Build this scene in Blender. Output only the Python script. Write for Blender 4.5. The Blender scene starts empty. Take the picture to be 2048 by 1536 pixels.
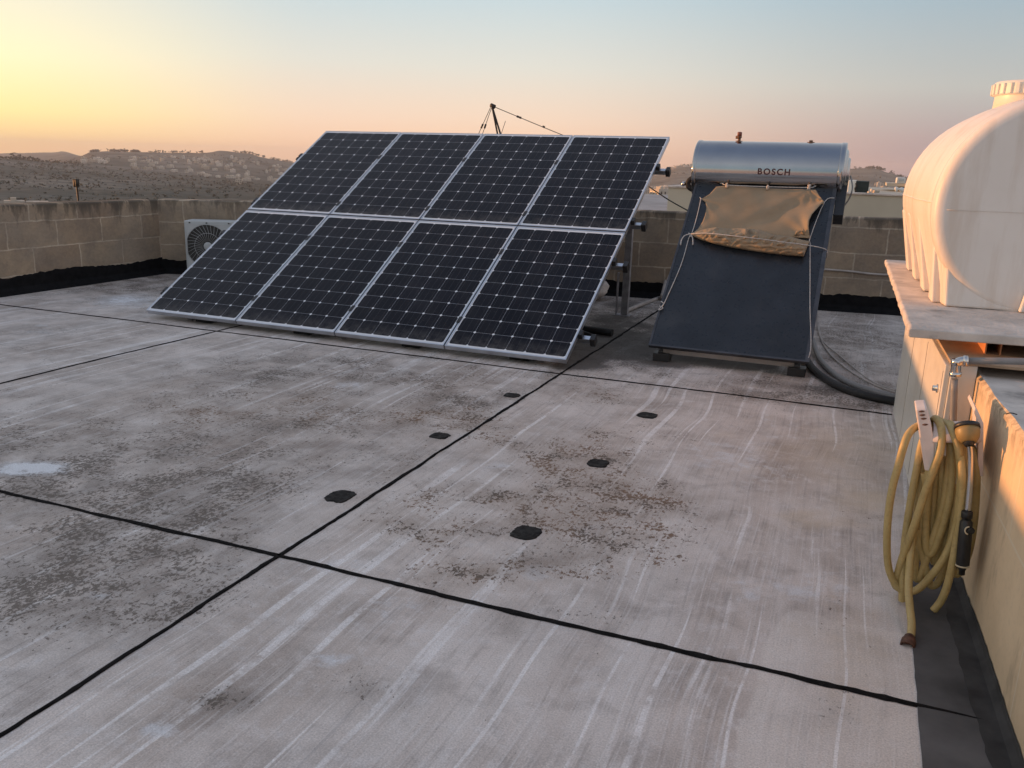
import bpy, bmesh, math, random
from mathutils import Vector, Matrix, noise
R = math.radians
random.seed(7)
C = bpy.context.scene.collection
SC = bpy.context.scene

# ---------------------------------------------------------------- camera
F, YAW, PITCH, ROLL, H = 1715.92, 0.3788, 0.2530, 0.0302, 1.4026
W2, H2 = 1024.0, 768.0
fw = Vector((-math.sin(YAW)*math.cos(PITCH), math.cos(YAW)*math.cos(PITCH), -math.sin(PITCH)))
rt0 = Vector((math.cos(YAW), math.sin(YAW), 0)); up0 = rt0.cross(fw)
rt = math.cos(ROLL)*rt0 + math.sin(ROLL)*up0
upv = -math.sin(ROLL)*rt0 + math.cos(ROLL)*up0
CAMP = Vector((0, 0, H))
cam_d = bpy.data.cameras.new('camera'); cam = bpy.data.objects.new('camera', cam_d); C.objects.link(cam)
cam.matrix_world = Matrix(((rt.x, upv.x, -fw.x, 0), (rt.y, upv.y, -fw.y, 0), (rt.z, upv.z, -fw.z, H), (0, 0, 0, 1)))
cam_d.sensor_width = 36; cam_d.lens = F/2048*36; cam_d.clip_start = 0.05; cam_d.clip_end = 40000
SC.camera = cam
SC.view_settings.view_transform = 'Standard'; SC.view_settings.look = 'None'
SC.view_settings.exposure = 0.15; SC.view_settings.gamma = 1.0

# ---------------------------------------------------------------- sun and sky
SUN_AZ, SUN_EL = R(0.5), R(2.63)           # azimuth from -X towards +Y
SUN = Vector((-math.cos(SUN_AZ)*math.cos(SUN_EL), math.sin(SUN_AZ)*math.cos(SUN_EL), math.sin(SUN_EL)))
sd = bpy.data.lights.new('sun', 'SUN'); sd.energy = 5.0; sd.angle = R(0.53); sd.color = (1.0, 0.44, 0.155)
so = bpy.data.objects.new('sun', sd); C.objects.link(so); so.rotation_euler = SUN.to_track_quat('Z', 'Y').to_euler()

def s2l(*c):
    return tuple(((v/255)/12.92 if v/255 <= .04045 else ((v/255+.055)/1.055)**2.4) for v in c)

world = bpy.data.worlds.new("World"); SC.world = world; world.use_nodes = True
nt = world.node_tree; N = nt.nodes; L = nt.links; N.clear()
def nd(t, **k):
    n = N.new(t)
    for a, b in k.items(): setattr(n, a, b)
    return n
def mth(op, a, b=None, c=None, clamp=False):
    n = nd('ShaderNodeMath', operation=op); n.use_clamp = clamp
    for i, v in enumerate((a, b, c)):
        if v is None: continue
        if isinstance(v, (int, float)): n.inputs[i].default_value = v
        else: L.new(v, n.inputs[i])
    return n.outputs[0]
tc = nd('ShaderNodeTexCoord'); sx = nd('ShaderNodeSeparateXYZ'); L.new(tc.outputs['Generated'], sx.inputs[0])
zx, zy, zz = sx.outputs
hl = mth('SQRT', mth('ADD', mth('MULTIPLY', zx, zx), mth('MULTIPLY', zy, zy)))
dd = mth('DIVIDE', mth('ADD', mth('MULTIPLY', zx, -math.cos(SUN_AZ)), mth('MULTIPLY', zy, math.sin(SUN_AZ))), mth('MAXIMUM', hl, .001))
def ramp(stops):
    n = nd('ShaderNodeValToRGB'); e = n.color_ramp.elements
    while len(e) < len(stops): e.new(.5)
    for el, (p, c) in zip(e, stops): el.position = p; el.color = s2l(*c)+(1,)
    L.new(mth('MAXIMUM', zz, 0), n.inputs[0]); return n.outputs[0]
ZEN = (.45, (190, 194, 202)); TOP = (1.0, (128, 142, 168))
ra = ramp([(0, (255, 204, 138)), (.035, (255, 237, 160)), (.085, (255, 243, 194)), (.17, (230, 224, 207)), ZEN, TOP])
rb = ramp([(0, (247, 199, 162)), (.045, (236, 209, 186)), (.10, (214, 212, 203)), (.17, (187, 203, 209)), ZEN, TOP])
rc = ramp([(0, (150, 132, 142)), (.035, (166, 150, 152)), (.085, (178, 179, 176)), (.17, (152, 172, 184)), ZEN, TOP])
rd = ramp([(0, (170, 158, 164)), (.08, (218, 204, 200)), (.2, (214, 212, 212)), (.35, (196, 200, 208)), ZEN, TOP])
def mix(f, a, b):
    n = nd('ShaderNodeMix', data_type='RGBA'); L.new(f, n.inputs[0]); L.new(a, n.inputs[6]); L.new(b, n.inputs[7]); return n.outputs[2]
def mr(v, a, b):
    n = nd('ShaderNodeMapRange', interpolation_type='SMOOTHSTEP'); L.new(v, n.inputs[0])
    n.inputs[1].default_value = a; n.inputs[2].default_value = b; return n.outputs[0]
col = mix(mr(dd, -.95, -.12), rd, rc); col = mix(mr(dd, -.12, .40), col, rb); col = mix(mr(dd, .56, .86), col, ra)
sky = nd('ShaderNodeTexSky', sky_type='NISHITA', sun_disc=False, sun_elevation=SUN_EL, sun_rotation=-(math.pi/2-SUN_AZ))
sky.air_density = 1.2; sky.dust_density = 2.0
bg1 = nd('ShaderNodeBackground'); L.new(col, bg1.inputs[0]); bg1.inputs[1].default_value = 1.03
bg2 = nd('ShaderNodeBackground'); L.new(sky.outputs[0], bg2.inputs[0]); bg2.inputs[1].default_value = 0.02
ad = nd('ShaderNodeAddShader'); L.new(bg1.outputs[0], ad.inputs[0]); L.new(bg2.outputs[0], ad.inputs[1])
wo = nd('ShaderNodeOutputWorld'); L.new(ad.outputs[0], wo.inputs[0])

# ---------------------------------------------------------------- pixel (2048x1536 photo) to a point in the place
def ray(px, py): return fw + rt*((px-W2)/F) - upv*((py-H2)/F)
def onp(px, py, P, n):
    d = ray(px, py); n = Vector(n); return CAMP + d*((Vector(P)-CAMP).dot(n)/d.dot(n))
def at(px, py, ax, c):
    d = ray(px, py); return CAMP + d*((c-CAMP[ax])/d[ax])
def far(px, py, D):
    d = ray(px, py); return CAMP + d*(D/math.hypot(d.x, d.y))

# ---------------------------------------------------------------- object helpers
def tag(o, label=None, cat=None, group=None, kind=None):
    if label: o['label'] = label
    if cat: o['category'] = cat
    if group: o['group'] = group
    if kind: o['kind'] = kind
    return o
def thing(name, loc=(0, 0, 0), rot=(0, 0, 0), label=None, cat=None, group=None):
    o = bpy.data.objects.new(name, None); o.empty_display_size = .1; C.objects.link(o)
    o.location = loc; o.rotation_euler = rot
    o['_m'] = 0; del o['_m']
    return tag(o, label, cat, group)
def copy_tree(o, parent=None):
    c = o.copy(); C.objects.link(c)
    if parent is not None: c.parent = parent
    for ch in list(o.children): copy_tree(ch, c)
    return c
class MB:
    def __init__(s): s.v = []; s.f = []; s.mi = []; s.sm = []; s.uv = {}; s.cur = 0
    def face(s, idx, smooth=False): s.f.append(tuple(idx)); s.mi.append(s.cur); s.sm.append(smooth)
    def quad(s, a, b, c, d):
        k = len(s.v); s.v += [Vector(a), Vector(b), Vector(c), Vector(d)]; s.face((k, k+1, k+2, k+3)); return s
    def hexa(s, p):   # 8 corners: bottom 4 ccw, top 4 ccw
        k = len(s.v); s.v += [Vector(q) for q in p]
        for q in ((3, 2, 1, 0), (4, 5, 6, 7), (0, 1, 5, 4), (1, 2, 6, 5), (2, 3, 7, 6), (3, 0, 4, 7)): s.face([k+i for i in q])
        return s
    def box(s, x0, x1, y0, y1, z0, z1):
        return s.hexa([(x0, y0, z0), (x1, y0, z0), (x1, y1, z0), (x0, y1, z0), (x0, y0, z1), (x1, y0, z1), (x1, y1, z1), (x0, y1, z1)])
    def obox(s, o, ex, ey, ez, x0, x1, y0, y1, z0, z1):
        o, ex, ey, ez = Vector(o), Vector(ex), Vector(ey), Vector(ez)
        return s.hexa([o+ex*a+ey*b+ez*c for c in (z0, z1) for a, b in ((x0, y0), (x1, y0), (x1, y1), (x0, y1))])
    def ring_strip(s, rings, closed=True, cap=True, smooth=True):
        k = len(s.v); n = len(rings[0])
        for r in rings: s.v += [Vector(q) for q in r]
        for i in range(len(rings)-1):
            for j in range(n if closed else n-1):
                a = k+i*n+j; b = k+i*n+(j+1) % n; s.face((a, b, b+n, a+n), smooth)
        if cap and closed:
            s.face([k+j for j in reversed(range(n))]); s.face([k+(len(rings)-1)*n+j for j in range(n)])
        return s
    def tube(s, pts, r, n=8, cap=True, sub=0):
        pts = [Vector(p) for p in pts]
        if sub: pts = smooth_path(pts, sub)
        rings = []; prev = None
        for i, p in enumerate(pts):
            t = (pts[min(i+1, len(pts)-1)] - pts[max(i-1, 0)]).normalized()
            if prev is None:
                a = Vector((0, 0, 1)) if abs(t.z) < .9 else Vector((1, 0, 0)); u = t.cross(a).normalized()
            else: u = (prev - t*prev.dot(t)).normalized()
            prev = u; w = t.cross(u); rr = r(i/(len(pts)-1)) if callable(r) else r
            rings.append([p + (u*math.cos(2*math.pi*j/n) + w*math.sin(2*math.pi*j/n))*rr for j in range(n)])
        return s.ring_strip(rings, True, cap)
    def cyl(s, a, b, r, n=16, r2=None):
        return s.tube([a, b], (lambda t: r+(r2-r)*t) if r2 is not None else r, n)
    def lathe(s, o, axis, prof, n=32, cap=True):     # prof: (along, radius)
        o = Vector(o); t = Vector(axis).normalized()
        a = Vector((0, 0, 1)) if abs(t.z) < .9 else Vector((1, 0, 0)); u = t.cross(a).normalized(); w = t.cross(u)
        return s.ring_strip([[o+t*d+(u*math.cos(2*math.pi*j/n)+w*math.sin(2*math.pi*j/n))*r for j in range(n)] for d, r in prof], True, cap)
    def grid(s, fn, nu, nv, smooth=True):
        k = len(s.v)
        for j in range(nv+1):
            for i in range(nu+1): s.v.append(Vector(fn(i/nu, j/nv)))
        for j in range(nv):
            for i in range(nu):
                a = k+j*(nu+1)+i; s.face((a, a+1, a+nu+2, a+nu+1), smooth)
        return s
    def build(s, name, mats, parent=None, bevel=0, solid=0, seg=2, local=False):
        me = bpy.data.meshes.new(name); me.from_pydata([tuple(v) for v in s.v], [], s.f)
        if not isinstance(mats, (list, tuple)): mats = [mats]
        for m in mats: me.materials.append(m)
        me.polygons.foreach_set('material_index', s.mi); me.polygons.foreach_set('use_smooth', s.sm)
        o = bpy.data.objects.new(name, me); C.objects.link(o)
        if parent is not None:
            o.parent = parent
            if not local:     # mesh given in place coordinates
                M = Matrix.LocRotScale(parent.location, parent.rotation_euler, None)
                if parent.parent is not None:
                    g = parent.parent; M = Matrix.LocRotScale(g.location, g.rotation_euler, None) @ M
                me.transform(M.inverted())
        me.update()
        if solid:
            md = o.modifiers.new('solid', 'SOLIDIFY'); md.thickness = solid; md.offset = 0
        if bevel:
            md = o.modifiers.new('bevel', 'BEVEL'); md.width = bevel; md.segments = seg; md.limit_method = 'ANGLE'
        return o
def smooth_path(P, n):
    out = []
    for i in range(len(P)-1):
        p0 = P[max(i-1, 0)]; p1 = P[i]; p2 = P[i+1]; p3 = P[min(i+2, len(P)-1)]
        for k in range(n):
            t = k/n
            out.append(.5*((2*p1)+(p2-p0)*t+(2*p0-5*p1+4*p2-p3)*t*t+(3*p1-p0-3*p2+p3)*t**3))
    out.append(P[-1]); return out

# ---------------------------------------------------------------- materials
class MT:
    def __init__(s, name):
        s.m = bpy.data.materials.new(name); s.m.use_nodes = True; s.t = s.m.node_tree; s.b = s.t.nodes['Principled BSDF']
    def n(s, t, **k):
        q = s.t.nodes.new(t)
        for a, b in k.items(): setattr(q, a, b)
        return q
    def put(s, sock, v):
        if isinstance(v, (int, float)): sock.default_value = v
        elif isinstance(v, (tuple, list)): sock.default_value = tuple(v) if len(v) != 3 or sock.type == 'VECTOR' else tuple(v)+(1,)
        else: s.t.links.new(v, sock)
    def math(s, op, a, b=None, clamp=False):
        q = s.n('ShaderNodeMath', operation=op); q.use_clamp = clamp; s.put(q.inputs[0], a)
        if b is not None: s.put(q.inputs[1], b)
        return q.outputs[0]
    def mix(s, f, a, b, mode='MIX'):
        q = s.n('ShaderNodeMix', data_type='RGBA', blend_type=mode); s.put(q.inputs[0], f); s.put(q.inputs[6], a); s.put(q.inputs[7], b); return q.outputs[2]
    def co(s, kind='Object', scale=None, rot=None):
        q = s.n('ShaderNodeTexCoord').outputs[kind]
        if scale:
            mp = s.n('ShaderNodeMapping'); s.put(mp.inputs[0], q); mp.inputs[3].default_value = scale
            if rot: mp.inputs[2].default_value = rot
            q = mp.outputs[0]
        return q
    def noise(s, vec, sc, det=4, rough=.55, dist=0):
        q = s.n('ShaderNodeTexNoise'); s.put(q.inputs['Vector'], vec); q.inputs['Scale'].default_value = sc
        q.inputs['Detail'].default_value = det; q.inputs['Roughness'].default_value = rough; q.inputs['Distortion'].default_value = dist
        return q.outputs[0]
    def mr(s, v, a, b, c=0., d=1.):
        q = s.n('ShaderNodeMapRange'); s.put(q.inputs[0], v)
        for i, x in enumerate((a, b, c, d)): s.put(q.inputs[i+1], x)
        return q.outputs[0]
    def attr(s, name):
        q = s.n('ShaderNodeAttribute'); q.attribute_name = name; return q
    def sep(s, v):
        q = s.n('ShaderNodeSeparateXYZ'); s.put(q.inputs[0], v); return q.outputs
    def bump(s, h, st=.3, d=.01):
        q = s.n('ShaderNodeBump'); q.inputs['Strength'].default_value = st; q.inputs['Distance'].default_value = d
        s.put(q.inputs['Height'], h); s.put(s.b.inputs['Normal'], q.outputs[0])
    def set(s, **k):
        for a, v in k.items(): s.put(s.b.inputs[a.replace('_', ' ')], v)
        return s
def simple(name, c, rough=.6, metal=0, var=.15, sc=9, bump=0, stain=None, **kw):
    m = MT(name); v = m.co()
    f = m.noise(v, sc, 5); f2 = m.noise(v, sc*7, 3)
    c2 = tuple(x*(1-var) for x in c); c3 = tuple(min(1, x*(1+var)) for x in c)
    k = m.mix(m.mr(f, .35, .65), c2, c3)
    if stain: k = m.mix(m.math('MULTIPLY', m.mr(m.noise(v, sc*.6, 6, .65), .55, .7), stain[1]), k, stain[0])
    m.set(Base_Color=k, Roughness=m.mr(f2, .3, .7, max(0, rough-.08), min(1, rough+.08)), Metallic=metal, **kw)
    if bump: m.bump(f2, bump, .005)
    return m.m

def mat_floor():
    m = MT('weathered_concrete'); v = m.co(); P = m.sep(v)
    st = m.attr('Stain'); sp = m.n('ShaderNodeSeparateColor'); m.put(sp.inputs[0], st.outputs[0])
    s2 = m.n('ShaderNodeSeparateColor'); m.put(s2.inputs[0], m.attr('Film').outputs[0]); pale, tan, _u = s2.outputs
    lich, brown, white = sp.outputs; damp = st.outputs['Alpha']
    warp = m.noise(v, .45, 2)
    def along(sx_, sy_, sc, det=3, rough=.6, w=.3, dist=0):      # trowel and brush marks that run along Y
        cb = m.n('ShaderNodeCombineXYZ'); m.put(cb.inputs[0], m.math('ADD', m.math('MULTIPLY', P[0], sx_), m.math('MULTIPLY', warp, w*sx_))); m.put(cb.inputs[1], m.math('MULTIPLY', P[1], sy_))
        return m.noise(cb.outputs[0], sc, det, rough, dist)
    fine = along(1, .018, 120, 2, .6, .22); fine2 = along(1, .03, 55, 3, .65, .22); wide = along(1, .035, 7., 4, .65); band = along(1, .10, 2.6, 4, .6)
    cl = m.noise(v, 1.3, 7, .66, .3); cl2 = m.noise(v, 4.5, 6, .66, .4); cl3 = m.noise(v, 13, 5, .7); grain = m.noise(v, 190, 3, .65); gr2 = m.noise(v, 55, 4, .7)
    base = m.mix(m.mr(cl, .36, .64), (.47, .395, .345), (.75, .665, .61))
    base = m.mix(m.math('MULTIPLY', m.mr(band, .44, .62), .6), base, (.77, .715, .675))
    base = m.mix(m.math('MULTIPLY', m.mr(cl2, .50, .68), .5), base, (.32, .275, .25))
    base = m.mix(m.math('MULTIPLY', m.mr(cl3, .52, .66), .5), base, (.78, .735, .715))
    fmask = m.mr(cl2, .3, .62, .25, 1.)
    base = m.mix(m.math('MULTIPLY', m.math('MULTIPLY', m.mr(fine, .52, .72), fmask), .6), base, (.84, .80, .78))
    base = m.mix(m.math('MULTIPLY', m.math('MULTIPLY', m.mr(fine2, .47, .30), fmask), .5), base, (.28, .24, .22))
    base = m.mix(m.math('MULTIPLY', m.mr(m.math('ADD', pale, m.math('MULTIPLY', m.math('SUBTRACT', cl3, .5), .25)), .40, .52), .5), base, (.80, .735, .675))
    base = m.mix(m.math('MULTIPLY', m.mr(m.math('ADD', tan, m.math('MULTIPLY', m.math('SUBTRACT', m.noise(v, 6, 6, .7), .5), 1.2)), .25, .8), .55), base, (.62, .50, .37))
    brk = m.noise(v, 7, 5, .75)
    ridge = m.math('MULTIPLY', m.mr(wide, .60, .635), m.mr(brk, .30, .5))
    base = m.mix(m.math('MULTIPLY', m.math('MULTIPLY', ridge, m.mr(gr2, .3, .6, .5, 1.)), .85), base, (.90, .86, .84))
    thin = m.math('MULTIPLY', m.mr(along(1, .012, 23, 2, .5, .25), .625, .65), m.mr(brk, .36, .5))
    base = m.mix(m.math('MULTIPLY', m.math('MULTIPLY', thin, m.mr(gr2, .3, .6, .45, 1.)), .9), base, (.92, .88, .86))
    wm = m.mr(m.math('ADD', white, m.math('MULTIPLY', m.math('SUBTRACT', m.noise(v, 11, 7, .75), .5), 1.7)), .45, .75)
    base = m.mix(m.math('MULTIPLY', wm, .72), base, (.76, .76, .78))
    base = m.mix(m.math('MULTIPLY', m.math('MULTIPLY', m.math('MULTIPLY', lich, 1.25, True), m.mr(cl2, .25, .55)), .62), base, (.21, .178, .155))
    base = m.mix(m.math('MULTIPLY', m.math('MULTIPLY', brown, m.mr(cl2, .28, .6)), .42), base, (.33, .24, .175))
    mp = m.n('ShaderNodeMapping'); m.put(mp.inputs[0], v); mp.inputs[3].default_value = (1, .7, 1)
    gate = m.noise(v, 3.6, 6, .72); g2 = m.mr(gate, .34, .60, .35, 1.)
    fl = m.noise(mp.outputs[0], 62, 5, .74, .5)
    thr = m.math('SUBTRACT', .76, m.math('MULTIPLY', m.math('MULTIPLY', m.math('POWER', lich, .55), g2), .33))
    fm = m.mr(m.math('SUBTRACT', fl, thr), 0, .035)
    base = m.mix(m.math('MULTIPLY', fm, .8), base, (.12, .098, .08))
    fl2 = m.noise(mp.outputs[0], 58, 5, .74, .5)
    thr2 = m.math('SUBTRACT', .77, m.math('MULTIPLY', m.math('MULTIPLY', m.math('POWER', brown, .5), m.mr(m.noise(v, 6.5, 6, .74), .36, .60, .35, 1.)), .325))
    fm2 = m.mr(m.math('SUBTRACT', fl2, thr2), 0, .03)
    bc = m.mix(m.mr(m.noise(v, 4.5, 2), .4, .6), (.19, .105, .055), (.105, .076, .055))
    base = m.mix(m.math('MULTIPLY', fm2, .88), base, bc)
    wm2 = m.mr(m.math('ADD', white, m.math('MULTIPLY', m.math('SUBTRACT', m.noise(v, 16, 6, .75), .5), 1.1)), .78, .95)
    base = m.mix(m.math('MULTIPLY', wm2, .85), base, (.80, .815, .84))
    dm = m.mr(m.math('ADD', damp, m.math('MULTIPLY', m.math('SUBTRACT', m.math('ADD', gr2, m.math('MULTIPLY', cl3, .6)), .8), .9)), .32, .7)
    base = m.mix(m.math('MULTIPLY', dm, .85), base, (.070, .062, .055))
    base = m.mix(.6, base, m.mix(1., base, m.mix(m.mr(grain, .3, .7), (.60,)*3, (1.30,)*3), 'MULTIPLY'))
    m.set(Base_Color=base, Roughness=m.mr(cl2, .3, .7, .72, .92), Specular_IOR_Level=.3)
    hgt = m.math('ADD', m.math('MULTIPLY', fine, .55), m.math('ADD', m.math('MULTIPLY', grain, .4), m.math('MULTIPLY', m.math('ADD', ridge, m.math('ADD', fm, fm2)), .5)))
    m.bump(hgt, .4, .004); return m.m

def mat_block(name, tint=1., warm=1., seed=0):
    """soft limestone blocks with ragged pale mortar; uv in metres (along the wall, height)"""
    m = MT(name); uv = m.n('ShaderNodeUVMap').outputs[0]; U = m.sep(uv)
    nv = m.n('ShaderNodeTexNoise'); m.put(nv.inputs[0], uv); nv.inputs['Scale'].default_value = 7; nv.inputs['Detail'].default_value = 4
    off = m.n('ShaderNodeVectorMath', operation='MULTIPLY_ADD'); m.put(off.inputs[0], nv.outputs[1]); off.inputs[1].default_value = (.034, .034, 0); m.put(off.inputs[2], uv)
    br = m.n('ShaderNodeTexBrick'); m.put(br.inputs[0], off.outputs[0]); br.offset = .47; br.squash = 1
    for k, x in (('Scale', 1.), ('Mortar Size', .009), ('Mortar Smooth', .35), ('Bias', 0.), ('Brick Width', .57), ('Row Height', .26)): br.inputs[k].default_value = x
    br.inputs['Color1'].default_value = (.275*tint*warm, .205*tint, .145*tint, 1); br.inputs['Color2'].default_value = (.37*tint*warm, .29*tint, .205*tint, 1)
    br.inputs['Mortar'].default_value = (.52*tint, .43*tint, .33*tint, 1)
    n1 = m.noise(uv, 3.2, 7, .65); n2 = m.noise(uv, 30, 5, .7)
    k = m.mix(m.math('MULTIPLY', m.mr(n1, .38, .6), .62), br.outputs[0], (.185*tint, .155*tint, .128*tint))
    k = m.mix(m.math('MULTIPLY', m.mr(m.noise(uv, 1.1, 5, .6), .48, .66), .4), k, (.36*tint, .31*tint, .25*tint))
    k = m.mix(.35, k, m.mix(1., k, m.mix(m.mr(n2, .3, .7), (.65,)*3, (1.3,)*3), 'MULTIPLY'))
    # dark run-off that starts at the top edge and trickles down in streaks
    cb = m.n('ShaderNodeCombineXYZ'); m.put(cb.inputs[0], m.math('ADD', U[0], seed*3.7)); m.put(cb.inputs[1], m.math('MULTIPLY', U[1], .25))
    stv = m.noise(cb.outputs[0], 5.5, 6, .68)
    top = m.attr('TopDist').outputs['Fac']
    reach = m.mr(stv, .42, .80, .012, .62)
    run = m.mr(m.math('DIVIDE', top, reach), 1., .2)
    k = m.mix(m.math('MULTIPLY', run, .72), k, (.06, .056, .05))
    m.set(Base_Color=k, Roughness=.9, Specular_IOR_Level=.2)
    m.bump(m.math('ADD', m.math('MULTIPLY', br.outputs[1], -1.2), m.math('ADD', m.math('MULTIPLY', n1, .8), m.math('MULTIPLY', n2, .4))), .5, .012); return m.m

def mat_cells():
    m = MT('solar_cell_glass'); P = m.sep(m.co())
    cw, ch = PW/6.24, PH/10.42          # cell pitch
    x0, y0 = (PW-6*cw)/2, (PH-10*ch)/2
    a = m.math('DIVIDE', m.math('SUBTRACT', P[0], x0), cw); b = m.math('DIVIDE', m.math('SUBTRACT', P[1], y0), ch)
    def fr(v): return m.math('ABSOLUTE', m.math('SUBTRACT', m.math('FRACT', v), .5))     # 0 centre .5 edge
    fa, fb = fr(a), fr(b)
    line = m.math('MAXIMUM', m.math('GREATER_THAN', fa, .4945), m.math('GREATER_THAN', fb, .4935))
    dia = m.math('GREATER_THAN', m.math('ADD', fa, fb), .914)
    oa = m.math('MAXIMUM', m.math('LESS_THAN', a, 0), m.math('GREATER_THAN', a, 6)); ob = m.math('MAXIMUM', m.math('LESS_THAN', b, 0), m.math('GREATER_THAN', b, 10))
    out = m.math('MAXIMUM', oa, ob)
    white = m.math('MAXIMUM', m.math('MAXIMUM', line, dia), out)
    bb = m.math('ABSOLUTE', m.math('SUBTRACT', m.math('FRACT', m.math('MULTIPLY', a, 3)), .5))
    bus = m.math('LESS_THAN', bb, .024)
    inf = m.n('ShaderNodeObjectInfo')
    idn = m.n('ShaderNodeTexWhiteNoise', noise_dimensions='3D'); cbn = m.n('ShaderNodeCombineXYZ'); m.put(cbn.inputs[0], m.math('FLOOR', a)); m.put(cbn.inputs[1], m.math('FLOOR', b)); m.put(cbn.inputs[2], m.math('MULTIPLY', inf.outputs['Random'], 90)); m.put(idn.inputs[0], cbn.outputs[0])
    cell = m.mix(idn.outputs[0], (.0035, .0036, .0075), (.0065, .0062, .0115))
    k = m.mix(m.math('MULTIPLY', bus, .8), cell, (.05, .05, .056)); k = m.mix(white, k, (.42, .43, .47)); k = m.mix(m.math('MAXIMUM', dia, out), k, (.78, .79, .82))
    dust = m.noise(m.co(), 3.5, 6, .65); k = m.mix(m.math('MULTIPLY', m.mr(dust, .42, .75, .0, .05), m.mr(inf.outputs['Random'], 0, 1, .3, 1.)), k, (.35, .31, .28))
    k = m.mix(m.math('MULTIPLY', m.mr(P[1], .16, .01), m.mr(m.noise(m.co(), 14, 5, .7), .38, .65, .02, .22)), k, (.36, .33, .30))
    m.set(Base_Color=k, Roughness=m.mr(dust, .3, .7, .06, .12), IOR=1.45, Specular_IOR_Level=.17, Coat_Weight=.0); return m.m

def mat_terrain():
    m = MT('dry_hillside'); v = m.co()
    n1 = m.noise(v, .0035, 6, .62); n2 = m.noise(v, .012, 6, .65); n3 = m.noise(v, .05, 4, .7)
    k = m.mix(m.mr(n1, .4, .62), (.125, .122, .102), (.21, .195, .17))
    k = m.mix(m.math('MULTIPLY', m.mr(n2, .5, .66), .6), k, (.075, .078, .064))
    k = m.mix(m.math('MULTIPLY', m.mr(n3, .58, .72), .5), k, (.33, .30, .25))
    k = m.mix(m.math('MULTIPLY', m.mr(n3, .42, .3), .5), k, (.05, .05, .034))
    # stone terrace walls as thin pale contour lines
    w = m.n('ShaderNodeTexWave', wave_type='BANDS', bands_direction='Y'); m.put(w.inputs[0], v); w.inputs['Scale'].default_value = .007; w.inputs['Distortion'].default_value = 14; w.inputs['Detail'].default_value = 4; w.inputs['Detail Scale'].default_value = .6
    k = m.mix(m.math('MULTIPLY', m.math('MULTIPLY', m.mr(w.outputs[1], .86, .98), m.mr(n1, .45, .6)), .4), k, (.36, .31, .24))
    m.set(Base_Color=k, Roughness=1., Specular_IOR_Level=0.); return m.m

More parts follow.
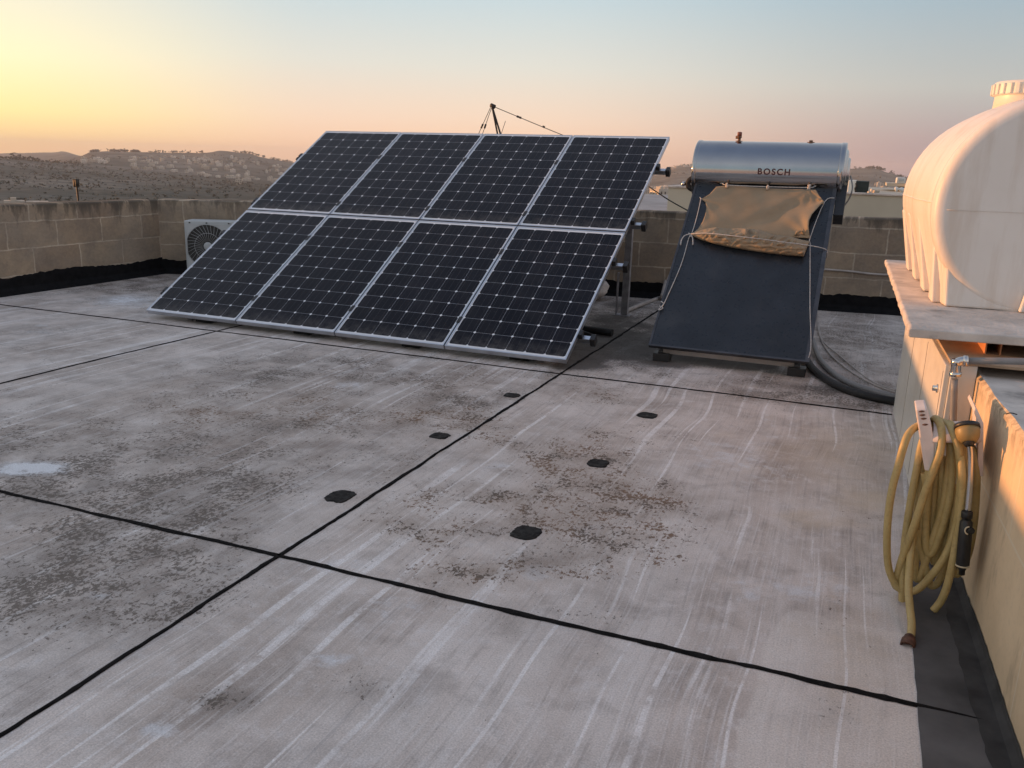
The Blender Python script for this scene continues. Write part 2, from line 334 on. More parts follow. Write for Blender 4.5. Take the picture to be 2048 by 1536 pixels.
PK = .96; PW, PH, PG = .99*PK, 1.65*PK, .0065*PK+.004
M = dict(
    floor=mat_floor(), block=mat_block('limestone_blocks', 1.06), terrain=mat_terrain(), cells=mat_cells(),
    bitumen=simple('bitumen_felt', (.009, .009, .010), .85, var=.3, sc=14, bump=.6, Specular_IOR_Level=.12),
    bitgrey=simple('worn_bitumen_coat', (.082, .079, .079), .9, var=.5, sc=2.6, bump=.4, stain=((.19, .18, .17), .6)),
    bitdark=simple('weathered_bitumen', (.060, .058, .057), .9, var=.4, sc=5, bump=.4, stain=((.10, .095, .09), .5), Specular_IOR_Level=.1),
    tarplug=simple('gritty_tar', (.030, .028, .027), .9, var=.5, sc=34, bump=.9, stain=((.15, .14, .13), .6), Specular_IOR_Level=.15),
    tar=simple('tar', (.012, .011, .011), .9, var=.4, sc=22, bump=.7, Specular_IOR_Level=.08),
    alu=simple('anodised_aluminium', (.60, .63, .68), .38, 1, .06, 6),
    galv=simple('galvanised_steel', (.36, .35, .36), .55, .7, .2, 18),
    blackp=simple('black_plastic', (.015, .015, .016), .45, var=.2),
    rubber=simple('black_rubber', (.013, .013, .014), .7, var=.2, bump=.3),
    navy=simple('absorber_glass', (.018, .022, .028), .32, var=.25, sc=5, stain=((.055, .058, .062), .45)),
    trim=simple('collector_trim', (.10, .10, .105), .42, .8, .2),
    cloth=None,
    rope=simple('cotton_rope', (.52, .46, .41), .9, var=.2, sc=60),
    ropeg=simple('pale_cord', (.50, .48, .46), .8, var=.2, sc=60),
    red=simple('dull_red_letters', (.06, .012, .014), .5),
    brass=simple('weathered_brass', (.19, .10, .06), .6, .4, .3, 40),
    redcap=simple('terracotta_plastic', (.20, .055, .032), .5),
    acw=simple('ivory_painted_metal', (.50, .52, .52), .45, var=.08, sc=5, stain=((.30, .28, .25), .4)),
    acdark=simple('fan_darkness', (.05, .048, .045), .8),
    cabinet=simple('white_powder_coat', (.66, .63, .57), .38, var=.05, sc=3, stain=((.52, .45, .36), .35)),
    cabtop=simple('cabinet_top_brown', (.42, .30, .20), .8, var=.15, sc=6),  # brown tone given to the cabinet's top face only
    slab=simple('lichened_concrete', (.58, .52, .47), .88, var=.18, sc=6, bump=.6, stain=((.15, .14, .13), .8)),
    tank=None, lid=simple('cream_lid_plastic', (.80, .76, .68), .45, var=.05, sc=5, stain=((.6, .55, .45), .3)),
    orange=simple('painted_tube_orange', (.55, .24, .11), .5, var=.2, sc=9, stain=((.26, .11, .06), .5)),
    chrome=simple('chrome', (.62, .60, .58), .14, 1, .05),
    pipe=simple('grey_pvc', (.22, .215, .215), .5, var=.12),
    pipel=simple('pale_conduit', (.42, .38, .35), .55, var=.15),
    hose=None, hosel=simple('faded_rose_plastic', (.68, .59, .55), .55, var=.1, sc=12, stain=((.40, .33, .30), .5)),
    rust=simple('rusty_brass', (.13, .062, .042), .65, .3, .4, 50, .4), hole=simple('hose_inside', (.01, .008, .006), .9),
    yellow=simple('yellow_plastic', (.30, .205, .075), .45, var=.1), cream=simple('cream_plastic', (.70, .60, .42), .5),
    render=simple('weathered_render', (.50, .46, .37), .9, var=.1, sc=.9, stain=((.36, .33, .27), .6)),
    roofgrey=simple('grey_roofing', (.34, .33, .33), .85, var=.15, sc=1.5),
    white=simple('white_paint', (.72, .70, .66), .6, var=.08), dgreen=simple('dark_green_metal', (.018, .028, .026), .6),
    limestone=None, glassd=simple('window_darkness', (.03, .03, .035), .3),
    tree=simple('tree_foliage', (.070, .074, .056), .9, var=.5, sc=.35), iron=simple('dark_iron', (.05, .042, .036), .6, .5, .3),
)
def m_cloth():
    m = MT('brown_fabric'); v = m.co(); n = m.noise(v, 300, 2); n1 = m.noise(v, 4, 4)
    m.set(Base_Color=m.mix(m.mr(n1, .35, .65), (.285, .212, .137), (.335, .255, .17)), Roughness=.8, Sheen_Weight=.1, Specular_IOR_Level=.15)
    m.bump(n, .25, .002); return m.m
def m_tank():
    m = MT('white_polyethylene'); v = m.co(); n = m.noise(v, 2.2, 4); P = m.sep(v)
    cb = m.n('ShaderNodeCombineXYZ'); m.put(cb.inputs[0], m.math('MULTIPLY', P[0], 1.)); m.put(cb.inputs[1], P[1]); m.put(cb.inputs[2], m.math('MULTIPLY', P[2], .12))
    st = m.noise(cb.outputs[0], 9, 5, .65)
    k = m.mix(m.mr(n, .35, .65), (.76, .70, .645), (.82, .765, .71)); k = m.mix(m.math('MULTIPLY', m.mr(st, .48, .7), .5), k, (.56, .45, .355)); k = m.mix(m.math('MULTIPLY', m.mr(m.noise(v, 1.3, 6, .7), .5, .68), .3), k, (.60, .54, .48))
    m.set(Base_Color=k, Roughness=.42, Subsurface_Weight=.05, Subsurface_Radius=(.05, .03, .02), Subsurface_Scale=.3, Specular_IOR_Level=.35); return m.m
def m_hose():
    m = MT('yellow_hose_rubber'); v = m.co(); n = m.noise(v, 14, 4, .6); n2 = m.noise(v, 90, 3)
    k = m.mix(m.mr(n, .35, .65), (.40, .295, .115), (.50, .375, .16)); k = m.mix(m.math('MULTIPLY', m.mr(n2, .55, .7), .4), k, (.24, .17, .075))
    m.set(Base_Color=k, Roughness=.5); m.bump(n2, .12, .002); return m.m
def m_steel():
    m = MT('brushed_stainless'); v = m.co('Object', (1.2, 60, 60)); n = m.noise(v, 6, 4); n2 = m.noise(m.co(), 3, 5)
    m.set(Base_Color=m.mix(m.mr(n2, .3, .7), (.34, .35, .37), (.40, .41, .42)), Metallic=1., Roughness=m.mr(n, .3, .7, .07, .13)); return m.m
def m_plaster():
    m = MT('limewashed_wall'); v = m.co(); P = m.sep(v); n = m.noise(v, 1.7, 6, .6); n2 = m.noise(v, 40, 4, .65)
    cb = m.n('ShaderNodeCombineXYZ'); m.put(cb.inputs[0], P[1]); m.put(cb.inputs[1], m.math('MULTIPLY', P[2], .35)); st = m.noise(cb.outputs[0], 4.5, 5, .65)
    k = m.mix(m.mr(n, .35, .65), (.54, .41, .27), (.68, .53, .36)); k = m.mix(m.math('MULTIPLY', m.mr(n2, .5, .75), .25), k, (.42, .34, .25))
    k = m.mix(m.math('MULTIPLY', m.mr(st, .54, .7), .7), k, (.17, .14, .11))
    # flush joints between big blocks
    jz = m.math('ABSOLUTE', m.math('SUBTRACT', P[2], .405)); jy = m.math('ABSOLUTE', m.math('SUBTRACT', m.math('FRACT', m.math('ADD', m.math('DIVIDE', P[1], .62), m.math('MULTIPLY', m.math('GREATER_THAN', P[2], .405), .45))), .5))
    j = m.math('MAXIMUM', m.math('LESS_THAN', jz, .004), m.math('LESS_THAN', jy, .006))
    k = m.mix(m.math('MULTIPLY', j, .5), k, (.68, .61, .5))
    # mould creeping down from the coping
    md = m.math('MULTIPLY', m.mr(P[2], .60, .69), m.mr(m.noise(v, 16, 6, .7), .45, .62)); k = m.mix(m.math('MULTIPLY', md, .75), k, (.13, .09, .06))
    m.set(Base_Color=k, Roughness=.9, Specular_IOR_Level=.2); m.bump(m.math('ADD', n, m.math('MULTIPLY', n2, .4)), .35, .008); return m.m
def m_house():
    m = MT('house_limestone'); r = m.n('ShaderNodeObjectInfo').outputs['Random']; n = m.noise(m.co(), .25, 4)
    k = m.mix(r, (.42, .36, .29), (.78, .72, .64)); k = m.mix(m.math('MULTIPLY', m.mr(n, .4, .65), .4), k, (.38, .32, .25)); m.set(Base_Color=k, Roughness=.9); return m.m
M['limestone'] = m_house()
M['cloth'], M['tank'], M['hose'], M['steel'], M['plaster'] = m_cloth(), m_tank(), m_hose(), m_steel(), m_plaster()

# ================================================================ TERRAIN
def fbm(x, y, s, o=4): return noise.fractal(Vector((x/s, y/s, 3.3)), 1.0, 2.0, o)
def prof(pts):
    def f(px):
        if px <= pts[0][0]: return pts[0][1]
        for (a, b), (c, d) in zip(pts, pts[1:]):
            if px <= c: return b+(d-b)*(px-a)/(c-a)
        return pts[-1][1]
    return f
LAY = [   # distance, skyline of the land at that distance
 (6500, prof([(-500, 316), (0, 307), (70, 305), (115, 304), (128, 301), (140, 305), (160, 311), (190, 318), (300, 326), (700, 338), (1290, 343), (1340, 342), (1440, 346), (1700, 349), (2048, 372), (2600, 390)])),
 (3300, prof([(-500, 345), (0, 336), (100, 326), (160, 315), (172, 309), (184, 304), (215, 302.5), (300, 305), (400, 305.5), (425, 303), (440, 300.5), (455, 302), (470, 305), (500, 307), (515, 312), (545, 319), (590, 326), (650, 337), (760, 350), (1200, 372), (1270, 356), (1320, 347), (1345, 337), (1365, 333), (1400, 331), (1440, 333), (1500, 341), (1640, 343), (1690, 338), (1715, 336.5), (1755, 337), (1772, 343), (1800, 352), (1850, 362), (2600, 400)])),
 (1900, prof([(-500, 322), (0, 316), (60, 321), (110, 327), (160, 331), (230, 337), (300, 344), (450, 353), (580, 362), (700, 371), (1280, 384), (1400, 384), (1750, 386), (2600, 410)])),
 (1000, prof([(-500, 350), (0, 352), (300, 366), (600, 383), (1300, 404), (2600, 430)])),
 (480, prof([(-500, 398), (0, 400), (600, 408), (1300, 424), (2600, 450)])),
 (170, prof([(-500, 470), (2600, 500)])),
]
def elev(px, py):
    d = ray(px, py); return d.z/math.hypot(d.x, d.y)
def terrain_z(px, D):
    ls = sorted(((d, H+d*elev(px, f(px))) for d, f in LAY))
    if D <= ls[0][0]: t = max(0, (D-40)/(ls[0][0]-40)); return -13+(ls[0][1]+13)*t
    for (a, b), (c, d) in zip(ls, ls[1:]):
        if D <= c:
            t = (D-a)/(c-a); return b+(d-b)*t
    t = min(1, (D-ls[-1][0])/1500); return ls[-1][1]-t*160
mb = MB(); NA, ds = 420, []
d = 14.
while d < 7300: ds.append(d); d *= 1.042
PXS = [-700+3500*i/NA for i in range(NA+1)]
rows = []
for D in ds:
    row = []
    for px in PXS:
        a = ray(px, 330); hx, hy = a.x/math.hypot(a.x, a.y), a.y/math.hypot(a.x, a.y)
        x, y = hx*D, hy*D
        z = terrain_z(px, D); amp = min(1., D/600.)
        z += amp*(2.2*fbm(x, y, 160, 5)+1.2*fbm(x, y, 40, 4)) + (D > 2500)*2.0*fbm(x, y, 110, 5)
        row.append((x, y, z))
    rows.append(row)
mb.ring_strip(rows, closed=False, cap=False)
terrain = mb.build('terrain', M['terrain']); tag(terrain, kind='structure')
mb = MB(); mb.quad((-7500, -1400, -190), (7500, -1400, -190), (7500, 7500, -190), (-7500, 7500, -190))
tag(mb.build('lowland', M['terrain']), kind='structure')
def ground_at(px, D):
    a = ray(px, 330); h = math.hypot(a.x, a.y); return Vector((a.x/h*D, a.y/h*D, terrain_z(px, D)))

# scrub, carob and olive clumps that read as one mass over the fields and the ridges
mb = MB()
def clump(p, r, n=7):
    for _ in range(n):
        c = p + Vector((random.gauss(0, r*.55), random.gauss(0, r*.55), abs(random.gauss(r*.45, r*.25)))); q = r*random.uniform(.35, .7); k = len(mb.v)
        vs = [c+Vector((random.uniform(-1, 1), random.uniform(-1, 1), random.uniform(-.7, .9)))*q for _ in range(5)]
        mb.v += vs
        for t in ((0, 1, 2), (0, 2, 3), (1, 3, 4), (2, 4, 0), (1, 2, 4), (0, 3, 1)): mb.face([k+i for i in t])
for i in range(5000):
    D = 420*math.exp(random.random()*1.95); px = random.uniform(-150, 720) if random.random() < .72 else random.uniform(1230, 1950)
    p = ground_at(px, D)
    if fbm(p.x, p.y, 260, 4)+.25*random.gauss(0, 1) < -.02: continue
    clump(p, random.uniform(.7, 2.0)*(.6+D/1500), 4)
for a, b, n, D in ((183, 200, 16, 3290), (222, 236, 14, 3290), (238, 256, 20, 3290), (262, 280, 18, 3290), (300, 420, 24, 3300), (470, 590, 30, 3300), (1735, 1760, 16, 3290), (1700, 1850, 40, 3290), (1340, 1400, 22, 3290), (0, 160, 26, 1890)):
    for _ in range(n): clump(ground_at(random.uniform(a, b), D), random.uniform(4, 8.5), 6)
tag(mb.build('scrub', M['tree']), 'dark low scrub and bushes scattered over the far fields and ridges', 'scrub', kind='stuff')

# evening air between the roof and the far ridges
b = MB(); b.box(-7600, 7600, -1500, 7600, -191.5, 75)
hz = b.build('haze', []); hm = bpy.data.materials.new('evening_haze'); hm.use_nodes = True; ht = hm.node_tree; ht.nodes.clear()
ho = ht.nodes.new('ShaderNodeOutputMaterial'); hv_ = ht.nodes.new('ShaderNodeVolumePrincipled'); hv_.inputs['Color'].default_value = (.95, .94, .95, 1); hv_.inputs['Density'].default_value = .95e-4; hv_.inputs['Anisotropy'].default_value = 0.
ht.links.new(hv_.outputs[0], ho.inputs['Volume']); hz.data.materials.append(hm); tag(hz, kind='stuff')

# far houses
def house_mesh(w, dpt, h, st):
    b = MB(); b.box(-w/2, w/2, -dpt/2, dpt/2, -4, h)
    b.box(-w/2, w/2, -dpt/2, -dpt/2+.3, h, h+.9); b.box(-w/2, w/2, dpt/2-.3, dpt/2, h, h+.9)
    b.box(-w/2, -w/2+.3, -dpt/2+.3, dpt/2-.3, h, h+.9); b.box(w/2-.3, w/2, -dpt/2+.3, dpt/2-.3, h, h+.9)
    b.box(-w*.1, w*.25, -dpt*.2, dpt*.25, h, h+2.4)
    b.cur = 1
    for fl in range(st):
        for k in range(int(w/3)):
            x = -w/2+1.6+k*3
            if x+1 < w/2: b.box(x, x+1.1, -dpt/2-.06, -dpt/2-.01, 1+fl*3.1, 2.7+fl*3.1)
        for k in range(int(dpt/3)):
            y = -dpt/2+1.6+k*3
            if y+1 < dpt/2:
                b.box(-w/2-.06, -w/2-.01, y, y+1.1, 1+fl*3.1, 2.7+fl*3.1); b.box(w/2+.01, w/2+.06, y, y+1.1, 1+fl*3.1, 2.7+fl*3.1)
    return b.build('house', [M['limestone'], M['glassd']])
protos = [house_mesh(9, 9, 6.4, 2), house_mesh(14, 8, 6.6, 2), house_mesh(8, 10, 9.6, 3), house_mesh(19, 9, 6.2, 2)]
used = [False]*4
def put_house(px, D, label, group, k=None, s=1., dz=0):
    k = random.randrange(4) if k is None else k
    o = protos[k] if not used[k] else protos[k].copy()
    if used[k]: C.objects.link(o)
    used[k] = True
    p = ground_at(px, D); p.z += dz; o.location = p; o.rotation_euler = (0, 0, random.uniform(-.5, .5)+YAW); o.scale = (s, s, s*random.uniform(.85, 1.15))
    return tag(o, label.replace('house', ('square two-storey house', 'wide two-storey house', 'narrow three-storey house', 'long two-storey house')[k]) if group and 'tiny' in label else label, 'house', group)
def town(n, fpx, fD, label, group, s=1.):
    for _ in range(n):
        px = fpx(); put_house(px, fD(px), label, group, s=s*random.uniform(.8, 1.25))
U = random.uniform
town(60, lambda: U(262, 420), lambda px: U(1950, 2800), 'tiny pale house in the village strip below the long left ridge', 'houses of the village below the left ridge', .66)
town(74, lambda: U(400, 580), lambda px: U(1450, 2800), 'tiny flat-roofed house in the village left of the solar panels', 'houses of the village beside the solar panels', .66)
town(12, lambda: U(160, 225), lambda px: U(2100, 2300), 'tiny pale house alone on the slope at far left', 'houses on the far left slope', .8)
town(26, lambda: U(1285, 1400), lambda px: U(1500, 2100), 'tiny pale house of the town between solar panels and water heater', 'houses of the town between panels and heater')
town(14, lambda: U(1338, 1402), lambda px: U(3230, 3290), 'tiny pale house on the hilltop left of the water heater', 'houses on the hilltop behind the heater', .8)
town(20, lambda: U(1690, 1800), lambda px: U(1500, 2300), 'tiny pale house below the dark wooded hill', 'houses below the wooded hill', .8)
for a, b in ((1280, 1), (1300, 3), (1322, 2), (1340, 1)):
    put_house(a, 640, 'sunlit apartment block just left of the pale neighbouring building', 'sunlit blocks beside the pale building', b, 1.1, 1.5)
put_house(476, 1250, 'small house catching the sun below the village', None, 0, .8)

# long low farm building and the slim mast beyond the left parapet
b = MB(); p0 = far(8, 408, 330); p1 = far(97, 404, 330); e = (p1-p0); e.z = 0; ln = e.length; e.normalize(); q = Vector((-e.y, e.x, 0))
farm = thing('farm_building', p0, label='long low pale building just over the left parapet', cat='building')
zf = Vector((0, 0, 1)); b.obox(p0, e, q, zf, 0, ln*.46, 0, 6, -8, 1.0); b.obox(p0, e, q, zf, ln*.5, ln, 0.5, 6, -8, .8); b.obox(p0, e, q, zf, ln*.15, ln*.28, 1, 5, 1.0, 1.9); b.build('wall', M['limestone'], farm)
b = MB(); b.obox(p0, e, q, zf, ln*.66, ln*.79, -2.2, 1, -8, 1.0); b.build('annex', M['limestone'], farm)
b = MB(); [b.obox(p0, e, q, zf, ln*k, ln*(k+.03), -.06, -.01, -.8, .2) for k in (.05, .12, .2, .33)]; b.build('window', M['glassd'], farm)
mp = far(157, 404, 60); mast = thing('antenna_mast', (mp.x, mp.y, -12), label='slim dark mast with pale panel antennas beyond the left parapet', cat='mast')
b = MB(); tp = far(154, 374, 60); b.tube([(mp.x, mp.y, -12), mp, tp, far(154, 362, 60)], .055, 8); b.build('pole', M['iron'], mast)
for k, dx in ((0, -3.2), (1, 3.2), (2, .6)):
    b = MB(); a0 = far(154+dx-1, 374, 60-.2*k); a1 = far(153+dx-1, 358, 60-.2*k); b.tube([a0, a0.lerp(a1, .04), a0.lerp(a1, .96), a1], lambda t: .085 if .02 < t < .98 else .06, 8); b.build('panel_antenna', M['iron'], mast)

# ================================================================ NEIGHBOURING ROOFS
nb = thing('neighbour_building', (0, 15, 0), label='pale rendered building behind the back parapet and water heater', cat='building')
b = MB(); zt = 1.06
b.box(-3.19, 9, 15, 24, -13, zt); b.build('wall', M['render'], nb)
b = MB(); b.box(-3.21, 9, 14.97, 15.14, zt, zt+.035); b.box(-3.21, -3.04, 15.14, 24, zt, zt+.035); b.build('coping', M['slab'], nb, bevel=.01)
lr = thing('low_roof_building', (-6, 18, 0), label='low grey-roofed building between the solar panels and pale building', cat='building')
b = MB(); b.hexa([(-13, 14, -13), (-3.24, 14, -13), (-3.24, 26, -13), (-13, 26, -13), (-13, 14, .28), (-3.24, 14, .28), (-3.24, 26, .62), (-13, 26, .5)]); b.build('wall', M['roofgrey'], lr)
b = MB(); b.obox((-3.9, 14.3, .34), (.80, .6, .035), (-.6, .8, 0), (0, 0, 1), 0, 1.0, 0, 1.6, 0, .09); b.build('skylight', M['pipel'], lr, bevel=.01)
# things on the neighbour's roof
p = at(1713, 386, 1, 15.9); cn = thing('condenser_unit', (p.x, 15.9, zt), label='dark green box with sunlit end beside the heater cylinder', cat='air conditioner')
b = MB(); x0, x1 = at(1707, 386, 1, 15.9).x, at(1736, 386, 1, 15.9).x; z1 = at(1715, 362, 1, 15.9).z
b.box(x0+.02, x1, 15.9, 16.6, zt, z1); b.build('casing', M['dgreen'], cn, bevel=.01)
b = MB(); b.box(x0-.1, x0+.018, 15.84, 16.62, zt, z1+.01); b.build('end_panel', M['lid'], cn, bevel=.01)
b = MB(); b.tube([at(1711, 367, 1, 15.83), at(1715, 371, 1, 15.83), at(1710, 377, 1, 15.83), at(1714, 384, 1, 15.83)], .012, 6, sub=4); b.build('cable', M['rubber'], cn)
pt = thing('stair_head', (.6, 19, zt), label='long pale roof block half hidden by the white water tank', cat='roof structure')
xa, xb = at(1773, 372, 1, 19).x, at(1900, 372, 1, 19).x; za, zb = at(1800, 373, 1, 19).z, at(1800, 367, 1, 19).z
b = MB(); b.box(xa, xb, 19, 21, za, zb); b.build('roof_slab', M['render'], pt)
b = MB(); b.box(xa+.25, xb, 19.2, 20.8, zt, za); b.build('wall', M['dgreen'], pt)
bx = thing('roof_box', (xa+.5, 19.4, zb), label='small white box standing on the pale roof block', cat='box')
b = MB(); b.box(at(1793, 360, 1, 19.3).x, at(1811, 360, 1, 19.3).x, 19.3, 19.9, zb, at(1800, 355, 1, 19.3).z); b.build('casing', M['white'], bx, bevel=.015)
b = MB(); b.box(at(1796, 360, 1, 19.29).x, at(1808, 360, 1, 19.29).x, 19.27, 19.298, zb+.05, at(1800, 356.5, 1, 19.29).z); b.build('panel', M['acw'], bx)
pr = thing('roof_pier', (.9, 18.6, zt), label='sunlit stone pier touching the left edge of the white tank', cat='pier')
b = MB(); b.box(at(1820, 360, 1, 18.6).x, at(1829, 360, 1, 18.6).x, 18.6, 19.0, zt, at(1822, 354.5, 1, 18.6).z); b.build('shaft', M['limestone'], pr, bevel=.01)
# folded sheet and oddments on that roof
b = MB(); pts = [at(1790, 379, 1, 15.6), at(1797, 377.5, 1, 15.6), at(1806, 380, 1, 15.7), at(1815, 377.5, 1, 15.7), at(1830, 378, 1, 15.7)]
tag(b.tube(pts, lambda t: .03+.014*math.sin(t*17), 7, sub=4).build('plastic_sheet', M['white']), 'crumpled white sheet lying along the pale roof edge', 'sheet')
for k, (px, w) in enumerate(((1737, 3), (1748, 6), (1741, 4), (1699, 3), (1719, 4))):
    b = MB(); a = at(px, 383, 1, 15.5+.12*k); b.obox((a.x, a.y, zt), (1, .2, 0), (-.2, 1, 0), (.1, 0, 1), 0, w*.014, 0, .12, 0.036 if 15.5+.12*k < 15.14 else 0, .05+.02*(k % 3))
    tag(b.build('rubble_piece', M['limestone'], bevel=.008), 'small pale rubble piece on the pale neighbouring roof', 'rubble', 'rubble pieces on the neighbouring roof')
# shear-leg derrick standing on the low roof
Dm = 18.; ap = at(984, 212, 1, Dm); l1, l2 = at(995, 268, 1, Dm), at(1001, 268, 1, Dm)
dk = thing('derrick', (l1.x, Dm, .4), label='thin iron shear-leg mast with guy wires above the solar panels', cat='mast')
for q in (l1, l2):
    b = MB(); bot = ap+(q-ap)*((ap.z-.4)/(ap.z-q.z)); b.tube([ap, bot], .021, 8); b.build('leg', M['iron'], dk)
b = MB(); b.tube([ap+Vector((-.03, 0, .02)), ap+Vector((.07, 0, -.02))], .045, 8); b.build('head', M['iron'], dk)
for a, q in (((981, 215), (957, 268)), ((983, 216), (965, 268))):
    b = MB(); s, t = at(*a, 1, Dm), at(*q, 1, Dm); bot = s+(t-s)*((s.z-.45)/(s.z-t.z)); b.tube([s, bot], .007, 5); m1 = s.lerp(t, .62); b.tube([m1, s.lerp(t, .78)], .02, 6); b.build('guy_wire', M['iron'], dk)
b = MB(); s, t = at(987, 213, 1, Dm), at(1127, 268, 1, Dm); bot = s+(t-s)*((s.z-1.3)/(s.z-t.z)); b.tube([s, s.lerp(bot, .5)-Vector((0, 0, .03)), bot], .008, 5, sub=6)
for k in (.34, .375, .71): b.tube([s.lerp(t, k)-Vector((0, 0, .012)), s.lerp(t, k+.025)-Vector((0, 0, .013))], .024, 6)
b.build('stay_wire', M['iron'], dk)
b = MB(); s, t = at(1003, 266, 1, Dm), at(1011, 242, 1, Dm); b.tube([s-(t-s)*2.5, t], .006, 5); b.build('whip_antenna', M['iron'], dk)

# ================================================================ ROOF FLOOR
LX, LY1 = -7.70, 7.95                    # left parapet face, corner
KX, KY = -5.58, 8.90                     # bend of the back parapet
BX, BY = 1.9, 9.29+.117*(1.9+2.28)
floor_b = MB(); gx0, gx1, gy0, gy1, stp = -7.72, 1.9, -3., 9.75, .05
nx, ny = int((gx1-gx0)/stp), int((gy1-gy0)/stp)
floor_b.grid(lambda u, v: (gx0+(gx1-gx0)*u, gy0+(gy1-gy0)*v, 0), nx, ny, False)
roof = floor_b.build('roof_floor', M['floor']); tag(roof, kind='structure')
att = roof.data.color_attributes.new('Stain', 'FLOAT_COLOR', 'POINT')
def blobs(lst):
    out = []
    for px, py, rx, ry, w in lst:
        c = at(px, py, 2, 0); ex = at(px+rx, py, 2, 0)-c; ey = at(px, py-ry, 2, 0)-c
        Mx = Matrix(((ex.x, ey.x), (ex.y, ey.y))).inverted(); out.append((c, Mx, w))
    return out
def bsum(bl, x, y):
    s = 0
    for c, Mx, w in bl:
        q = Mx @ Vector((x-c.x, y-c.y)); r = q.length_squared
        if r < 6: s += w*math.exp(-r*1.2)
    return s
BL = blobs([(250, 1160, 230, 90, .52), (60, 1050, 170, 90, .38), (250, 1000, 230, 80, .45), (430, 960, 200, 70, .55), (150, 880, 250, 60, .4), (500, 860, 250, 60, .4), (330, 1090, 160, 50, .5),
            (700, 740, 300, 40, .5), (1230, 640, 160, 60, .8), (1250, 700, 120, 40, .7), (1500, 770, 250, 26, .65), (1700, 790, 130, 30, .6), (320, 560, 200, 30, .6), (1720, 690, 120, 60, .5),
            (460, 1400, 60, 25, .6), (720, 1370, 120, 40, .35), (1050, 1240, 200, 40, .3), (1660, 1420, 80, 60, .25), (950, 800, 120, 30, .4), (80, 1240, 200, 70, .22), (1080, 1110, 130, 40, .3), (520, 650, 80, 12, .6)])
BB = blobs([(1100, 1030, 330, 110, .42), (1050, 900, 260, 70, .30), (1150, 1130, 250, 60, .3), (1120, 1040, 230, 60, .35), (1250, 990, 150, 60, .55), (1330, 1060, 120, 40, .62), (1180, 960, 150, 50, .5), (860, 1030, 130, 45, .55), (780, 1040, 100, 30, .5), (1130, 890, 140, 40, .55), (900, 840, 120, 30, .8),
            (1190, 790, 100, 25, .6), (600, 820, 260, 50, .55), (900, 770, 250, 35, .45), (330, 830, 250, 60, .3), (1330, 880, 130, 40, .3), (1680, 1240, 80, 60, .3), (1730, 1030, 80, 20, .5), (960, 1140, 150, 40, .4), (1580, 780, 200, 24, .3), (150, 1090, 150, 60, .3)])
BT = blobs([(1680, 900, 150, 60, .45), (1740, 1000, 70, 26, .7), (1600, 1030, 60, 12, .6), (1650, 1050, 90, 12, .5), (1720, 1300, 110, 120, .3), (1560, 760, 120, 16, .3), (1430, 870, 40, 8, .5)])
BWh = blobs([(70, 935, 80, 15, 1.5), (20, 945, 40, 8, .8), (200, 1190, 60, 14, .8), (310, 1460, 70, 26, .8), (780, 1210, 120, 30, .5), (640, 1130, 130, 30, .55), (1420, 900, 120, 40, .4), (1560, 900, 150, 70, .3), (1650, 1180, 120, 60, .45), (1180, 1060, 60, 22, .6), (250, 600, 130, 16, .75),
             (470, 1290, 60, 20, .5), (660, 1320, 60, 20, .6), (1000, 930, 70, 20, .5), (690, 770, 60, 14, .6), (1060, 1150, 110, 26, .5), (80, 1330, 90, 30, .5), (1480, 1180, 120, 40, .35), (1060, 1330, 90, 30, .35), (80, 660, 160, 16, .4)])
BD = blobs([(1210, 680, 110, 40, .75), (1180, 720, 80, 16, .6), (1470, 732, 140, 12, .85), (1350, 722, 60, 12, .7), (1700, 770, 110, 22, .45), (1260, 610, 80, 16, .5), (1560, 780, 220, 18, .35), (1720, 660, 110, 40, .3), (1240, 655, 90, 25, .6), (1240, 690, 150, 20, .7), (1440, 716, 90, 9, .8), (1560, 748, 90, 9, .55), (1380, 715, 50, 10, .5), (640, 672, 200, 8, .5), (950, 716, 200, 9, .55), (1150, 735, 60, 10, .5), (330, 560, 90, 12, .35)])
buf = []; buf2 = []; pa = at(1553, 1215, 2, 0)
for v in roof.data.vertices:
    x, y = v.co.x, v.co.y; n1 = fbm(x, y, .55, 4); n2 = fbm(x+9, y, .35, 4); n3 = fbm(x, y+7, .5, 4)
    bayd = (.30 if y > 2.34 else .22) if x < -1.81 else .09
    back = max(0, min(1, (y-6.)/1.6))*.35
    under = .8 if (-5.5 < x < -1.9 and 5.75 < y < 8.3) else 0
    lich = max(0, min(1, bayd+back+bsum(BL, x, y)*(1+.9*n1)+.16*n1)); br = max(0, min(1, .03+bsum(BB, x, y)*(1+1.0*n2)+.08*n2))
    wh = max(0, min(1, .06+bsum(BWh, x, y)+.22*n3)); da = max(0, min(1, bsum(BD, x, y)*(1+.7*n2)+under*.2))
    buf += [lich, br, wh, da]
    pk_ = max(0, min(1, .5+(x-pa.x-.05*n1)/.05*.5))*max(0, min(1, .5+(pa.y-y-.1*n2)/.08*.5)); buf2 += [pk_, max(0, min(1, bsum(BT, x, y)+(.16 if x > -.75 else 0)*max(0, min(1, (x+.75)/.4)))), 0, 1]
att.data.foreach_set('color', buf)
att2 = roof.data.color_attributes.new('Film', 'FLOAT_COLOR', 'POINT'); att2.data.foreach_set('color', buf2)
b = MB(); b.hexa([(-7.9, -3, -13), (1.9, -3, -13), (1.9, 9.9, -13), (-7.9, 8.3, -13), (-7.9, -3, -.02), (1.9, -3, -.02), (1.9, 9.9, -.02), (-7.9, 8.3, -.02)]); b.build('building_body', M['render'], roof)
